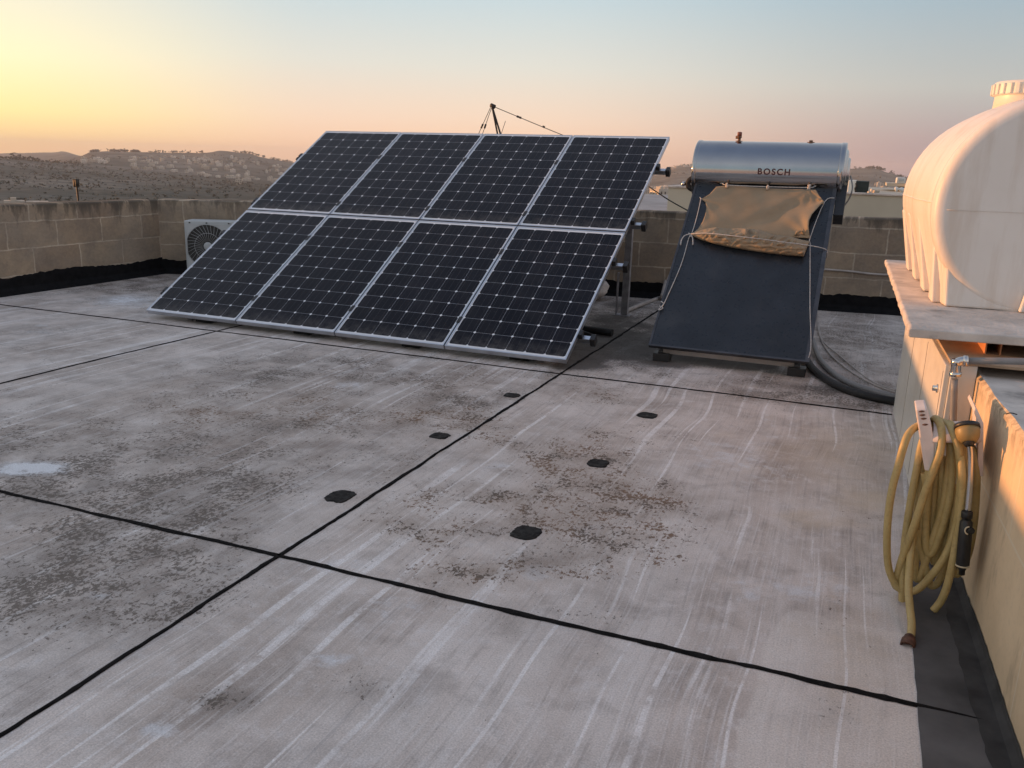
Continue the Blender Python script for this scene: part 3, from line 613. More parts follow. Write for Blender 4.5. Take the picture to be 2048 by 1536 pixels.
# sealed expansion joints: slightly proud ragged beads of bitumen
def joint(a, c, w0, w1, seed, fade=0):
    a, c = Vector(a), Vector(c); n = int((c-a).length/.025); t = (c-a).normalized(); q = Vector((-t.y, t.x, 0)); b = MB(); rl = []
    for i in range(n+1):
        k = i/n; p = a.lerp(c, k); s = i*.025
        wob = .013*noise.noise(Vector((s*.8, seed, 0)))+.006*noise.noise(Vector((s*5, seed, 3)))+.003*noise.noise(Vector((s*19, seed, 7)))
        w = (w0+(w1-w0)*k)*(1+.55*max(-.5, noise.noise(Vector((s*2.2, seed+5, 0))))+.55*noise.noise(Vector((s*9, seed+8, 0)))+.35*noise.noise(Vector((s*27, seed+2, 0))))
        if fade: w *= min(1, max(.02, (1-k)*(c-a).length/fade))
        p = p+q*wob; z = Vector((0, 0, .0055)); rl.append([p-q*w*.5+z*.3, p-q*w*.25+z, p+q*w*.25+z, p+q*w*.5+z*.3])
    b.ring_strip(rl, closed=False, cap=False, smooth=True); return b.build('joint_seal', M['tar'], roof)
joint((-1.815, -2.5, 0), (-1.815, 9.1, 0), .018, .022, 1); joint((-4.775, -2.5, 0), (-4.775, 8.9, 0), .015, .015, 9)
joint((-7.6, 2.34, 0), (.46, 2.325, 0), .013, .026, 17, .24); joint((-7.6, 5.47, 0), (.29, 5.455, 0), .016, .016, 31)
# tar plugs
for k, (px, py, rx, ry) in enumerate(((681, 993, 29, 12.5), (1052, 1066, 31, 14.5), (1196, 927, 23, 8.5), (1294, 831, 21, 6), (880, 872, 21, 6.5), (1024, 791, 17, 4.5))):
    c = at(px, py, 2, 0); hx = (at(px+rx, py, 2, 0)-c).length*.92; hy = (at(px, py-ry, 2, 0)-at(px, py+ry, 2, 0)).length*.47; b = MB(); ring = []
    for j in range(48):
        t = 2*math.pi*j/48; ct, s_ = math.cos(t), math.sin(t); sq = (abs(ct)**3.2+abs(s_)**3.2)**(-1/3.2)
        rr = sq*(1+.10*noise.noise(Vector((ct*1.6, s_*1.6, k*5)))+.10*noise.noise(Vector((ct*6, s_*6, k*5+2)))+.05*noise.noise(Vector((ct*15, s_*15, k*5+4)))); ring.append((rr*ct, rr*s_))
    b.ring_strip([[(c.x+hx*u*f, c.y+hy*w*f, z) for u, w in ring] for f, z in ((1, .0012), (.9, .0045), (.5, .003))], True, True)
    o = b.build('tar_patch', M['tarplug'], roof)
# bitumen coat on the floor along the right wall
b = MB(); n = 150; rl = []
for i in range(n+1):
    y = -2.5+(3.51+2.5)*i/n; x = .292+.008*noise.noise(Vector((y*2, 1, 0)))+.004*noise.noise(Vector((y*14, 1, 0))); rl.append([(x, y, .003), (.66-.0442*max(0, y), y, .003)])
b.ring_strip(rl, closed=False, cap=False); b.build('bitumen_strip', M['bitgrey'], roof)

# ================================================================ PARAPETS
def uvwall(o, fn):
    uv = o.data.uv_layers.new(name='UVMap'); ta = o.data.attributes.new('TopDist', 'FLOAT', 'POINT')
    for lp in o.data.loops: uv.data[lp.index].uv = fn(o.data.vertices[lp.vertex_index].co)[:2]
    for v in o.data.vertices: ta.data[v.index].value = fn(v.co)[2]
def wall_run(b, P, Hs, th, side, n=40):
    """thick wall along polyline P (face side), heights Hs"""
    rings = []
    for (a, c, h0, h1) in zip(P, P[1:], Hs, Hs[1:]):
        a, c = Vector(a), Vector(c); t = (c-a).normalized(); q = Vector((-t.y, t.x, 0))*side; m = max(2, int((c-a).length/.12))
        for i in range(m+1):
            k = i/m; p = a.lerp(c, k); h = h0+(h1-h0)*k+.006*noise.noise(Vector((p.x*3, p.y*3, 0)))+.004*noise.noise(Vector((p.x*13, p.y*13, 4)))
            rings.append([p+Vector((0, 0, -.3)), p+Vector((0, 0, h*.5)), p+Vector((0, 0, h-.012)), p+q*.014+Vector((0, 0, h)), p+q*th+Vector((0, 0, h)), p+q*th+Vector((0, 0, -.3))])
    b.ring_strip(rings, True, True, smooth=False)
def flashing(P, hgt, out, side, name, parent, seed):
    b = MB(); rl = []; s = 0; last = None
    for (a, c) in zip(P, P[1:]):
        a, c = Vector(a), Vector(c); t = (c-a).normalized(); q = Vector((-t.y, t.x, 0))*-side; m = int((c-a).length/.03)
        for i in range(m+1):
            p = a.lerp(c, i/m)
            if last is not None: s += (p-last).length
            last = p
            h = hgt+.035*noise.noise(Vector((s*1.3, seed, 0)))+.02*noise.noise(Vector((s*6, seed, 5)))+.014*noise.noise(Vector((s*22, seed, 9)))
            o_ = out+.015*noise.noise(Vector((s*2, seed, 12)))
            rl.append([p+q*.003+Vector((0, 0, h)), p+q*.008+Vector((0, 0, h-.006)), p+q*.012+Vector((0, 0, .06)), p+q*.045+Vector((0, 0, .022)), p+q*o_+Vector((0, 0, .004)), p+q*(o_+.006)+Vector((0, 0, .0005))])
    b.ring_strip(rl, closed=False, cap=False, smooth=False); return b.build(name, M['bitumen'], parent)
lw = thing('parapet_wall', (LX, 3, 0), label='weathered limestone block parapet along the left side', cat='wall')
b = MB(); P = [(LX, -3, 0), (LX, LY1+.0, 0)]; wall_run(b, P, [.89, .856], .22, 1); o = b.build('masonry', M['block'], lw, local=False)
uvwall(o, lambda c: (c.y+3.02, c.z+.075, (.872-c.z)))
flashing([(LX, -3, 0), (LX, LY1+.05, 0)], .175, .10, 1, 'flashing', lw, 2)
bw = thing('parapet_wall', (-3, 9.2, 0), label='limestone block parapet along the back, behind panels and heater', cat='wall')
b = MB(); PB = [(LX-.22, LY1-.099+.001, 0), (KX, KY, 0), (BX, BY, 0)]; PB[0] = (LX+.002, LY1+.001, 0)
wall_run(b, PB, [.858, .89, .985], .22, 1); o = b.build('masonry', M['block'], bw)
uvwall(o, lambda c: (c.x*1.04+12.31, c.z+.075+.35, (.90+.0085*(c.x+8)*1.0-c.z) if c.x > -7 else .858-.0-c.z+.02))
flashing([(LX-.06, LY1-.027, 0), (KX, KY, 0), (BX, BY, 0)], .165, .09, 1, 'flashing', bw, 6)
# cable pinned along the back parapet
yb = lambda x: 9.29+.117*(x+2.28)
b = MB(); b.tube([(x, yb(x)-.012, z) for x, z in ((-.40, .42), (-.1, .415), (.15, .40), (.45, .405), (.9, .40))], .011, 6, sub=5)
tag(b.build('wall_cable', M['pipel']), 'thin pale cable running along the back parapet right of the heater', 'cable')

# ================================================================ SOLAR PANELS
TILT, ROT = .5265, -.0085
PO = Vector((-5.653, 5.612, .075))
pex = Vector((math.cos(ROT), math.sin(ROT), 0)); pev = Vector((-math.sin(ROT)*math.cos(TILT), math.cos(ROT)*math.cos(TILT), math.sin(TILT))); pen = pex.cross(pev)
def ppt(x, v, n=0): return PO+pex*x+pev*v+pen*n
FD = .038
def make_panel():
    root = thing('solar_module')
    b = MB(); lip = .011
    b.box(0, PW, 0, lip, -FD, 0); b.box(0, PW, PH-lip, PH, -FD, 0); b.box(0, lip, lip, PH-lip, -FD, 0); b.box(PW-lip, PW, lip, PH-lip, -FD, 0)
    b.build('frame', M['alu'], root, bevel=.0015, local=True)
    b = MB(); b.box(lip, PW-lip, lip, PH-lip, -.010, -.004); b.build('cell_sheet', M['cells'], root, local=True)
    b = MB(); b.box(PW*.44, PW*.56, PH-.2, PH-.1, -.034, -.0105); b.build('junction_box', M['blackp'], root, local=True)
    return root
panel0 = make_panel()
names = [['lower-row left end, before the air conditioner', 'second from the left in the lower row', 'third from the left in the lower row', 'lower-row panel at the right end, nearest the water heater'],
         ['upper-row panel at the left end, against the sunset sky', 'second from the left in the upper row', 'third from the left in the upper row, below the wire mast', 'upper-row panel at the right end beside the water heater']]
for r in range(2):
    for c in range(4):
        o = panel0 if r == c == 0 else copy_tree(panel0)
        o.location = ppt(c*(PW+PG), r*(PH+.0192)); o.rotation_euler = (TILT, 0, ROT)
        tag(o, 'dark gridded solar panel, '+names[r][c], 'solar panel', 'solar panels of the tilted array')
LP = 4*PW+3*PG
rack = thing('panel_rack', (-3.7, 7, 0), label='metal rack of rails and posts carrying the solar panels', cat='rack')
VR = (.30, 1.20, 1.78, 2.66)
for v in VR:
    b = MB(); b.obox(ppt(-.06, v), pex, pev, pen, 0, LP+.06+.085, -.02, .02, -FD-.045, -FD-.002); rl = b.build('rail', M['alu'], rack, bevel=.003)
    b = MB(); b.obox(ppt(0, v), pex, pev, pen, LP+.086, LP+.125, -.032, .032, -FD-.058, -FD+.010); b.obox(ppt(0, v), pex, pev, pen, -.085, -.061, -.024, .024, -FD-.05, -FD+.002); b.build('end_cap', M['blackp'], rl, bevel=.005)
    for xa_, xb_ in ((LP+.001, LP+.032), (-.032, -.001)):
        b = MB(); b.obox(ppt(0, v), pex, pev, pen, xa_, xb_, -.028, .028, -FD-.001, .004); b.build('end_clamp', M['blackp'], rack, bevel=.004)
    for c in range(1, 4):
        b = MB(); x = c*(PW+PG)-PG/2; b.obox(ppt(x, v), pex, pev, pen, -.014, .014, -.035, .035, .0005, .005); b.build('mid_clamp', M['blackp'], rack, bevel=.001)
def zpan(y, d): return PO.z+(y-PO.y)*math.tan(TILT)-d/math.cos(TILT)
for x in (-2.075, -3.75, -5.3):
    b = MB(); y = 8.0; zt_ = zpan(y, FD+.09); w = .062
    b.box(x, x+.004, y, y+.05, 0, zt_); b.box(x, x+w, y-.004, y, 0, zt_); b.box(x+w-.004, x+w, y, y+.05, 0, zt_); b.build('post', M['galv'], rack)
    b = MB(); b.box(x-.05, x-.044, y-.03, y+.03, .0, .16+.25); b.box(x-.06, x+.09, y-.05, y+.07, .0, .008); b.build('base_plate', M['galv'], rack)
    b = MB(); b.obox(ppt(0, 0), Vector((1, 0, 0)), pev, pen, x-PO.x+.005, x-PO.x+.05, .05, 3.1, -FD-.09, -FD-.0455); b.build('sloping_beam', M['galv'], rack)
    y2 = 6.35; b = MB(); b.box(x+.005, x+.05, y2, y2+.045, 0, zpan(y2, FD+.09)); b.build('front_post', M['galv'], rack)
for k, x in enumerate((-5.2, -4.2, -3.2, -2.3)):
    b = MB(); b.box(x, x+.16, 5.70, 5.86, 0, .045); b.build('pad', M['rubber'], rack, bevel=.008)
b = MB(); b.tube([(-2.30, 6.55, .42), (-2.22, 6.56, .2), (-2.15, 6.58, .02)], .022, 6); b.build('strut', M['galv'], rack)
# clutter below the right end of the array
b = MB(); q = at(1190, 660, 2, .035); b.tube([q+Vector((-.7, .05, .02)), q+Vector((-.3, .03, 0)), q+Vector((.16, -.02, -.004))], .03, 8, sub=4); b.tube([q+Vector((-.1, -.1, -.01)), q+Vector((.03, -.16, -.02))], .018, 6)
tag(b.build('black_pipe', M['rubber']), 'short black pipe lying on the floor under the panels', 'pipe')
b = MB(); q = at(1188, 602, 2, .0)
def sack(u, v):
    t = 2*math.pi*u; f = math.pi*v; d = Vector((math.cos(t)*math.sin(f), math.sin(t)*math.sin(f), math.cos(f))); r = 1+.18*noise.noise(d*2.2)+.07*noise.noise(d*6)
    return (q.x-.13+d.x*.24*r, q.y+.1+d.y*.2*r, max(0.0, .12+d.z*.15*r))
b.grid(sack, 28, 16); tag(b.build('ballast_stone', M['slab']), 'rough pale stone weighing down the rack under the panels', 'stone')

# ================================================================ AIR CONDITIONER
ae = Vector((1, .45, 0)).normalized(); aq = Vector((-ae.y, ae.x, 0)); az = Vector((0, 0, 1)); AO = Vector((-7.165, 7.761, 0))
ac = thing('air_conditioner', AO, (0, 0, math.atan2(ae.y, ae.x)), label='off-white outdoor air conditioner unit half hidden behind the panels', cat='air conditioner')
b = MB(); ZB, ZT, AWd = .06, .652, .82
fc = Vector((.262, 0, .366)); fr_ = .25
# casing with a round hole in its front
b.obox(AO, ae, aq, az, 0, AWd, .02, .30, ZB, ZT); b.build('casing', M['acw'], ac, bevel=.012)
b = MB(); n = 48; outer = []; inner = []
for j in range(n):
    t = 2*math.pi*j/n+math.pi/4; c_, s_ = math.cos(t), math.sin(t); k = 1/max(abs(c_), abs(s_)); hw = .232; hh = .265
    outer.append((max(.03, min(.52, .275+c_*k*.255)), min(ZT-.035, max(ZB+.03, .366+s_*k*(hh+.005))))); inner.append((fc.x+c_*fr_, fc.z+s_*fr_))
A2 = lambda x, y, z: AO+ae*x+aq*y+az*z
b.ring_strip([[A2(x, .019, z) for x, z in outer], [A2(x, .004, z) for x, z in outer], [A2(x, .004, z) for x, z in inner], [A2(x, .0185, z) for x, z in inner]], True, False, False); b.build('front_panel', M['acw'], ac)
b = MB(); b.lathe(A2(fc.x, .0185, fc.z), -aq, [(0, fr_-.004), (.001, fr_-.004)], 40); b.build('fan_recess', M['acdark'], ac)
b = MB()
for j in range(34):
    t = 2*math.pi*j/34; t2 = t+.12; b.tube([A2(fc.x+math.cos(t)*.06, .003, fc.z+math.sin(t)*.06), A2(fc.x+math.cos((t+t2)/2-.1)*.15, .0, fc.z+math.sin((t+t2)/2-.1)*.15), A2(fc.x+math.cos(t2)*fr_, .004, fc.z+math.sin(t2)*fr_)], .0016, 5)
for r in (.15, .246): b.tube([A2(fc.x+math.cos(2*math.pi*j/40)*r, .002, fc.z+math.sin(2*math.pi*j/40)*r) for j in range(41)], .002, 5)
b.build('grille', M['acw'], ac)
b = MB(); b.lathe(A2(fc.x, .004, fc.z), -aq, [(0, .05), (.008, .047), (.011, .025)], 24); b.build('fan_hub', M['acw'], ac)
for x in (.08, .62):
    b = MB(); b.obox(AO, ae, aq, az, x, x+.08, -.01, .32, 0, ZB-.001); b.build('foot', M['blackp'], ac)
b = MB(); [b.obox(AO, ae, aq, az, x, x+.014, .0045, .0195, ZT-.028, ZT-.016) for x in (.06, .25, .5)]; b.build('screw', M['acdark'], ac)

# ================================================================ SOLAR WATER HEATER
HT = R(40); HO = Vector((0, 6.15, .12)); hn = Vector((0, -math.sin(HT), math.cos(HT))); hv = Vector((0, math.cos(HT), math.sin(HT))); hx = Vector((1, 0, 0))
def hp(px, py, n=0.): return onp(px, py, HO+hn*n, hn)
XL, XR, VT = -1.372, -.240, 1.81
wh = thing('solar_water_heater', (-.8, 6.9, 0), label='solar water heater with steel cylinder above a dark sloping collector', cat='water heater')
b = MB(); b.obox(HO, hx, hv, hn, XL, XR, 0, VT, -.026, -.004); b.obox(HO, hx, hv, hn, XL+.012, XR-.012, .05, VT-.01, -.085, -.0262); col_ = b.build('collector', M['trim'], wh, bevel=.004)
b = MB(); b.obox(HO, hx, hv, hn, XL+.016, XR-.03, .016, VT-.02, -.003, .0); b.build('glass', M['navy'], col_)
b = MB()
for a in ((XL, XL+.0155, 0, VT), (XR-.0295, XR, 0, VT), (XL+.016, XR-.03, 0, .0155), (XL+.016, XR-.03, VT-.0195, VT)): b.obox(HO, hx, hv, hn, a[0], a[1], a[2], a[3], -.0035, .004)
b.build('frame', M['trim'], col_)
TC = Vector((0, 7.74, 1.383)); TR = .247
x0, x1 = -1.40, -.222
b = MB(); b.lathe((x0, TC.y, TC.z), hx, [(0.004, TR), (x1-x0-.004, TR)], 72, cap=False); cyl = b.build('cylinder', M['steel'], wh)
b = MB()
b.lathe((x0, TC.y, TC.z), hx, [(-.012, TR-.05), (-.010, TR-.004), (-.004, TR+.004), (.022, TR+.004), (.026, TR+.0005)], 64); b.build('end_cap', M['steel'], wh)
b = MB()
b.lathe((x1, TC.y, TC.z), hx, [(-.026, TR+.0005), (-.022, TR+.005), (.014, TR+.005), (.019, TR-.004), (.020, TR-.045), (.032, TR-.055), (.038, TR-.075), (.039, TR-.11), (.055, TR-.12), (.058, .05)], 64); b.build('end_cap', M['steel'], wh)
# word on the cylinder, bent round the curve
cu = bpy.data.curves.new('brand_letters', 'FONT'); cu.body = 'BOSCH'; cu.size = .068; cu.space_character = 1.28; cu.offset = .0022; cu.align_x = 'CENTER'
to = bpy.data.objects.new('tmp', cu); C.objects.link(to); bpy.context.view_layer.update()
me = bpy.data.meshes.new_from_object(to); bpy.data.objects.remove(to)
bm = bmesh.new(); bm.from_mesh(me); bmesh.ops.triangulate(bm, faces=bm.faces[:])
bmesh.ops.subdivide_edges(bm, edges=[e_ for e_ in bm.edges if e_.calc_length() > .015], cuts=2, use_grid_fill=False)
for v in bm.verts:
    th = math.asin((1.365-TC.z)/TR)+v.co.y/TR; v.co = Vector((-.738+v.co.x, TC.y-(TR+.0015)*math.cos(th), TC.z+(TR+.0015)*math.sin(th)))
bm.to_mesh(me); bm.free(); me.materials.append(M['red']); me.transform(Matrix.Translation(-wh.location))
lo = bpy.data.objects.new('lettering', me); C.objects.link(lo); lo.parent = wh
def ctop(px): return at(px, 284, 1, TC.y).x
vx = ctop(1478); zt2 = TC.z+TR
b = MB(); b.lathe((vx, TC.y, zt2-.004), (0, 0, 1), [(0, .03), (.008, .028), (.009, .013), (.03, .013), (.031, .02), (.045, .02), (.046, .012)], 16); b.cyl((vx-.03, TC.y, zt2+.032), (vx, TC.y, zt2+.032), .013, 10); vv = b.build('relief_valve', M['brass'], wh)
b = MB(); b.lathe((vx, TC.y, zt2+.0425), (0, 0, 1), [(0, .019), (.03, .019), (.034, .012)], 14); b.build('valve_cap', M['redcap'], vv)
vx = ctop(1622); b = MB(); b.lathe((vx, TC.y, zt2-.004), (0, 0, 1), [(0, .032), (.008, .03), (.009, .015), (.022, .015), (.023, .01)], 14); b.build('plug', M['brass'], wh)
# black insulated elbow and fittings on the left
b = MB(); yq = 7.62; b.tube([at(1399, 356, 1, yq), at(1384, 357, 1, yq), at(1376, 366, 1, yq), at(1380, 376, 1, yq), at(1394, 382, 1, yq), at(1402, 386, 1, yq)], .023, 10, sub=5); b.build('insulated_pipe', M['rubber'], wh)
b = MB(); b.lathe(at(1397, 367, 1, yq-.02), (-1, 0, 0), [(0, .022), (.03, .022), (.031, .014), (.05, .014)], 14); b.build('fitting', M['chrome'], wh)
b = MB(); b.lathe(at(1377, 368, 1, yq), (-1, 0, 0), [(0, .012), (.03, .012), (.031, .02), (.05, .02), (.06, .012)], 12); b.build('fitting', M['chrome'], wh)
# bracket, stand, feet
b = MB(); b.obox(HO, hx, hv, hn, XR+.002, XR+.075, VT-.30, VT+.05, -.12, -.02); b.build('bracket', M['blackp'], wh)
for x in (XL+.06, XR-.11):
    b = MB(); b.box(x, x+.05, 7.70, 7.75, 0, TC.z-TR+.03); b.build('stand_leg', M['galv'], wh)
    b = MB(); b.obox(HO, hx, hv, hn, x, x+.05, .02, VT, -.13, -.086); b.build('stand_rail', M['galv'], wh)
    b = MB(); b.box(x-.03, x+.09, 6.19, 6.30, 0, .06); b.build('foot', M['blackp'], wh, bevel=.003)
    b = MB(); b.box(x+.01, x+.04, 6.2, 7.7, .015, .05); b.build('base_rail', M['galv'], wh)
b = MB(); b.obox(HO, hx, hv, hn, XL+.10, XR-.10, .02, .046, -.10, -.0265); b.build('cross_bar', M['pipel'], wh)

# --- cloth tied over the collector
cov = thing('fabric_cover', hp(1520, 440), label='brown fabric sheet tied over the top of the dark collector', cat='cover')
zc = lambda x, y: (1360+x/6.4, 350+y/6.4)
topE = [(465, 150), (620, 135), (860, 150), (1120, 168), (1400, 182), (1650, 186), (1740, 190)]
leftE = [(465, 150), (380, 245), (275, 308), (328, 350), (338, 430), (318, 520), (288, 600), (230, 690), (160, 750)]
rightE = [(1740, 190), (1785, 270), (1842, 335), (1770, 410), (1690, 500), (1652, 580), (1645, 650), (1652, 740), (1665, 810)]
botE = [(160, 770), (330, 740), (520, 730), (760, 740), (1000, 750), (1220, 800), (1450, 830), (1665, 845)]
def lerpl(Ls, t):
    t *= len(Ls)-1; i = min(int(t), len(Ls)-2); f = t-i; a, c = Ls[i], Ls[i+1]; return Vector((a[0]+(c[0]-a[0])*f, a[1]+(c[1]-a[1])*f))
def coons(u, v):
    A, B, T, D = lerpl(leftE, v), lerpl(rightE, v), lerpl(topE, u), lerpl(botE, u); z0 = Vector(topE[0]); z1 = Vector(topE[-1]); z2 = Vector(botE[0]); z3 = Vector(botE[-1])
    return A*(1-u)+B*u+T*(1-v)+D*v-(z0*(1-u)*(1-v)+z1*u*(1-v)+z2*(1-u)*v+z3*u*v)
def cl_fn(u, v):
    q = coons(u, v); n = .012+.016*math.sin(math.pi*u)*math.sin(math.pi*min(1, v*1.0))*.5
    ue = max(0, (u-.62)/.38); n += .045*ue**2*math.sin(math.pi*min(1, v*1.05))+.02*ue*(1-v)
    dgl = (q.y-(880-.40*q.x))     # a long tension fold towards the upper right corner
    n += .008*math.exp(-(dgl/70)**2)*min(1, max(0, (q.x-400)/500)) - .006*math.exp(-((dgl-120)/80)**2)
    d2 = (q.y-(-200+.55*q.x)); n += .007*math.exp(-(d2/60)**2)*max(0, (u-.55))*2
    d3 = abs(q.x-1640-.15*(q.y-600)); n += .012*math.exp(-(d3/70)**2)*math.exp(-((q.y-620)/160)**2)
    n += .006*noise.noise(Vector((q.x/260, q.y/160, 1)))
    for (cx_, cy_, ang) in ((275, 310, .25), (1840, 332, 2.75), (160, 750, -.5), (1650, 800, -2.5), (1650, 180, 2.1)):
        dx_, dy_ = q.x-cx_, q.y-cy_; rr_ = math.hypot(dx_, dy_); n += .0045*math.sin(9*math.atan2(dy_, dx_)+ang)*math.exp(-rr_/330)*min(1, rr_/60)
    return hp(*zc(q.x, q.y), max(.004, n))
b = MB(); b.grid(cl_fn, 56, 40); b.build('sheet', M['cloth'], cov, solid=.002)
upE = [(150, 742), (320, 690), (460, 668), (600, 690), (820, 684), (1000, 700), (1180, 760), (1400, 785), (1560, 830), (1662, 850)]
loE = [(150, 775), (290, 838), (460, 885), (640, 925), (850, 960), (1060, 992), (1280, 1018), (1440, 1032), (1580, 1045), (1645, 880)]
def roll(u, v):
    a, c = lerpl(upE, u), lerpl(loE, u); q = a.lerp(c, v); th = min(.062, (c-a).length/6.4*.0019)
    n = .010+th*math.sin(math.pi*v)**.6
    env = math.sin(math.pi*v)**.5*min(1, 6*u)*min(1, 9*(1-u)); up = math.exp(-(v/.42)**2)
    wv_ = noise.noise(Vector((q.x/170, q.y/170, 5)))
    n += env*.026*(1-abs(noise.noise(Vector((q.x/120+wv_, q.y/60+.008*q.x, 7))))*3.2)*(.25+.75*up)
    n += env*.020*noise.noise(Vector((q.x/42, q.y/60, 2)))*up + env*.012*noise.noise(Vector((q.x/140, q.y/28, 12)))
    n += .030*math.exp(-((q.x-840)/24)**2)*math.exp(-((q.y-720)/70)**2)-.034*math.exp(-((q.x-895)/22)**2)*math.exp(-((q.y-735)/90)**2)+.024*math.exp(-((q.x-960)/50)**2)*math.exp(-((q.y-735)/60)**2)
    return hp(*zc(q.x, q.y), max(.006, n))
b = MB(); b.grid(roll, 150, 34); b.build('rolled_hem', M['cloth'], cov, solid=.003)
for k, (x, y) in enumerate(((600, 135), (1120, 165), (1650, 165), (1800, 345), (1505, 745), (1580, 735))):
    b = MB(); c = hp(*zc(x, y), .03)
    for _ in range(3):
        dv = Vector((random.uniform(-1, 1), random.uniform(-.3, .3), random.uniform(-1, 1)))*.024; b.tube([c-dv, c+hn*.012, c+dv*.8], .009, 6, sub=3)
    b.build('knot', M['cloth'] if k > 2 else M['rope'], cov)
# --- cords
def cord(pts, name, lab, r=.0040, off=.012, extra=(), m='ropeg'):
    b = MB(); b.tube([hp(x, y, off if len(q) == 0 else q[0]) for x, y, *q in pts], r, 6, sub=4)
    for e_ in extra: b.tube([hp(x, y, off+.012) for x, y in e_], r*1.15, 6, sub=4)
    return tag(b.build(name, M[m]), lab, 'rope')
Z = zc
cord([(*Z(140, 755), .03), (*Z(340, 745), .095), (*Z(600, 770), .13), (*Z(1000, 815), .142), (*Z(1300, 855), .125), (*Z(1640, 900), .06), (*Z(1850, 945), .012), (1655, 507, -.03), (1653, 515, -.08)], 'tie_rope', 'pale cord stretched across the rolled lower edge of the brown sheet', extra=([Z(130, 755), Z(60, 775), Z(20, 830), (1361, 490)], [Z(130, 755), Z(160, 800), Z(165, 895)], [Z(110, 745), Z(150, 770), Z(120, 790)]))
cord([(1392, 387, -.03), Z(270, 305), (*Z(265, 320), .012), Z(215, 540), Z(150, 750), (1378, 475), (1362, 530), (1330, 603), (1325, 612), (1319, 622, -.03), (1310, 655, -.06)], 'tie_rope', 'pale cord running down the left edge of the dark collector', r=.0036, off=.008,
     extra=([(1318, 612), (1326, 616), (1317, 620), (1327, 608), (1322, 603)],))
cord([(1669, 396, .004), Z(1850, 345), Z(1670, 790), Z(1665, 900), (1620, 560), (1620, 620), (1622, 690), (1617, 716, .004)], 'tie_rope', 'pale cord running down the right edge of the dark collector', r=.0036, off=.008)
cord([(*Z(460, 100), .004), (*Z(540, 108), .015), (*Z(620, 130), .03), (*Z(1120, 150), .035), (*Z(1650, 160), .03), (*Z(1720, 145), .02), (*Z(1790, 135), .004)], 'tie_rope', 'pale cord along the top edge of the brown sheet', r=.004)

# --- pipes, hoses and cables near the heater
def gp(px, py, z=.02): return at(px, py, 2, z)
b = MB(); b.tube([gp(1610, 712, .045), gp(1622, 733, .03), gp(1650, 757, .026), gp(1690, 778, .026), (gp(1740, 793, .026)), gp(1792, 803, .026), gp(1830, 806, .026)], .026, 10, sub=6)
tag(b.build('pipe', M['rubber']), 'thicker dark pipe curving over the floor from heater to cabinet', 'pipe')
b = MB(); b.tube([gp(1626, 680, .05), gp(1638, 715, .026), gp(1665, 745, .022), gp(1705, 768, .022), gp(1750, 783, .022), gp(1792, 794, .022), gp(1830, 799, .022)], .02, 10, sub=6)
tag(b.build('pipe', M['pipe']), 'thinner grey pipe curving behind the dark one from heater to cabinet', 'pipe')
b = MB(); b.tube([gp(1635, 630, .01), gp(1638, 665, .01), gp(1655, 702, .01), gp(1690, 735, .01), gp(1740, 765, .01), gp(1794, 786, .01)], .006, 6, sub=6); b.tube([gp(1637, 640, .01), gp(1645, 680, .01), gp(1680, 712, .01), gp(1740, 760, .01), gp(1794, 782, .01)], .005, 6, sub=6)
tag(b.build('floor_cable', M['pipel']), 'pair of thin pale cables lying on the floor right of the heater', 'cable')
b = MB(); q0 = at(1352, 519, 1, yb(-1.6)-.03)
b.tube([q0, at(1344, 528, 1, yb(-1.6)-.02), at(1338, 548, 1, yb(-1.7)-.02), at(1333, 562, 1, yb(-1.7)-.03)], .007, 6, sub=5); c1 = at(1331, 566, 1, yb(-1.75)-.05)
b.tube([at(1333, 562, 1, yb(-1.75)-.03), c1, at(1324, 592, 1, 9.1), gp(1318, 596, .02), gp(1285, 608, .02), gp(1252, 622, .02)], .02, 9, sub=4)
tag(b.build('conduit', M['pipel']), 'pale conduit from the back wall across the floor to the rack post', 'conduit')
b = MB(); e0, e1 = at(1290, 368, 1, 8.2), at(1392, 430, 1, 7.3); b.tube([e0, e0.lerp(e1, .5)+Vector((0, 0, -.012)), e1], .0055, 6, sub=6)
tag(b.build('overhead_cable', M['rubber']), 'thin black cable strung from the solar panels to the heater', 'cable')
b = MB(); b.tube([at(1701, 352, 1, 7.74), at(1705, 375, 1, 7.6), at(1698, 398, 1, 7.6), at(1683, 417, 1, 7.6), at(1662, 432, 1, 7.5)], .006, 6, sub=6)
tag(b.build('loop_cable', M['pipe']), 'thin cable looping down from the right end of the steel cylinder', 'cable')

# ================================================================ RIGHT WALL, CABINET, SLAB, TANK
WS = -.0442
def wx(y): return .465+WS*(y-3.24)
rw = thing('low_wall', (wx(2), 2, 0), label='low limewashed stone wall with lichened top at the right edge', cat='wall')
b = MB(); ys = [-2.5+.1*i for i in range(80)]; rings = []
for y in ys:
    j = .006*noise.noise(Vector((y*3, 0, 1)))+.005*noise.noise(Vector((y*17, 0, 2))); x = wx(y); zt_ = .693+j*.7
    rings.append([(x, y, -.02), (x+j*.3, y, .3), (x+j*.4, y, .55), (x+j*.6, y, zt_-.012), (x+.012+j, y, zt_-.001), (x+.03, y, zt_-.006), (1.7, y, zt_-.006), (1.7, y, -.02)])
b.cur = 0; b.ring_strip([[r_[i] for i in (0, 1, 2, 3, 4)] for r_ in rings], closed=False, cap=False, smooth=True); b.build('face', M['plaster'], rw)
b = MB(); b.ring_strip([[r_[i] for i in (4, 5, 6, 7)] for r_ in rings], closed=False, cap=False, smooth=False); b.face([0, 1, 2, 3]); b.build('coping', M['slab'], rw)
b = MB(); rl = []
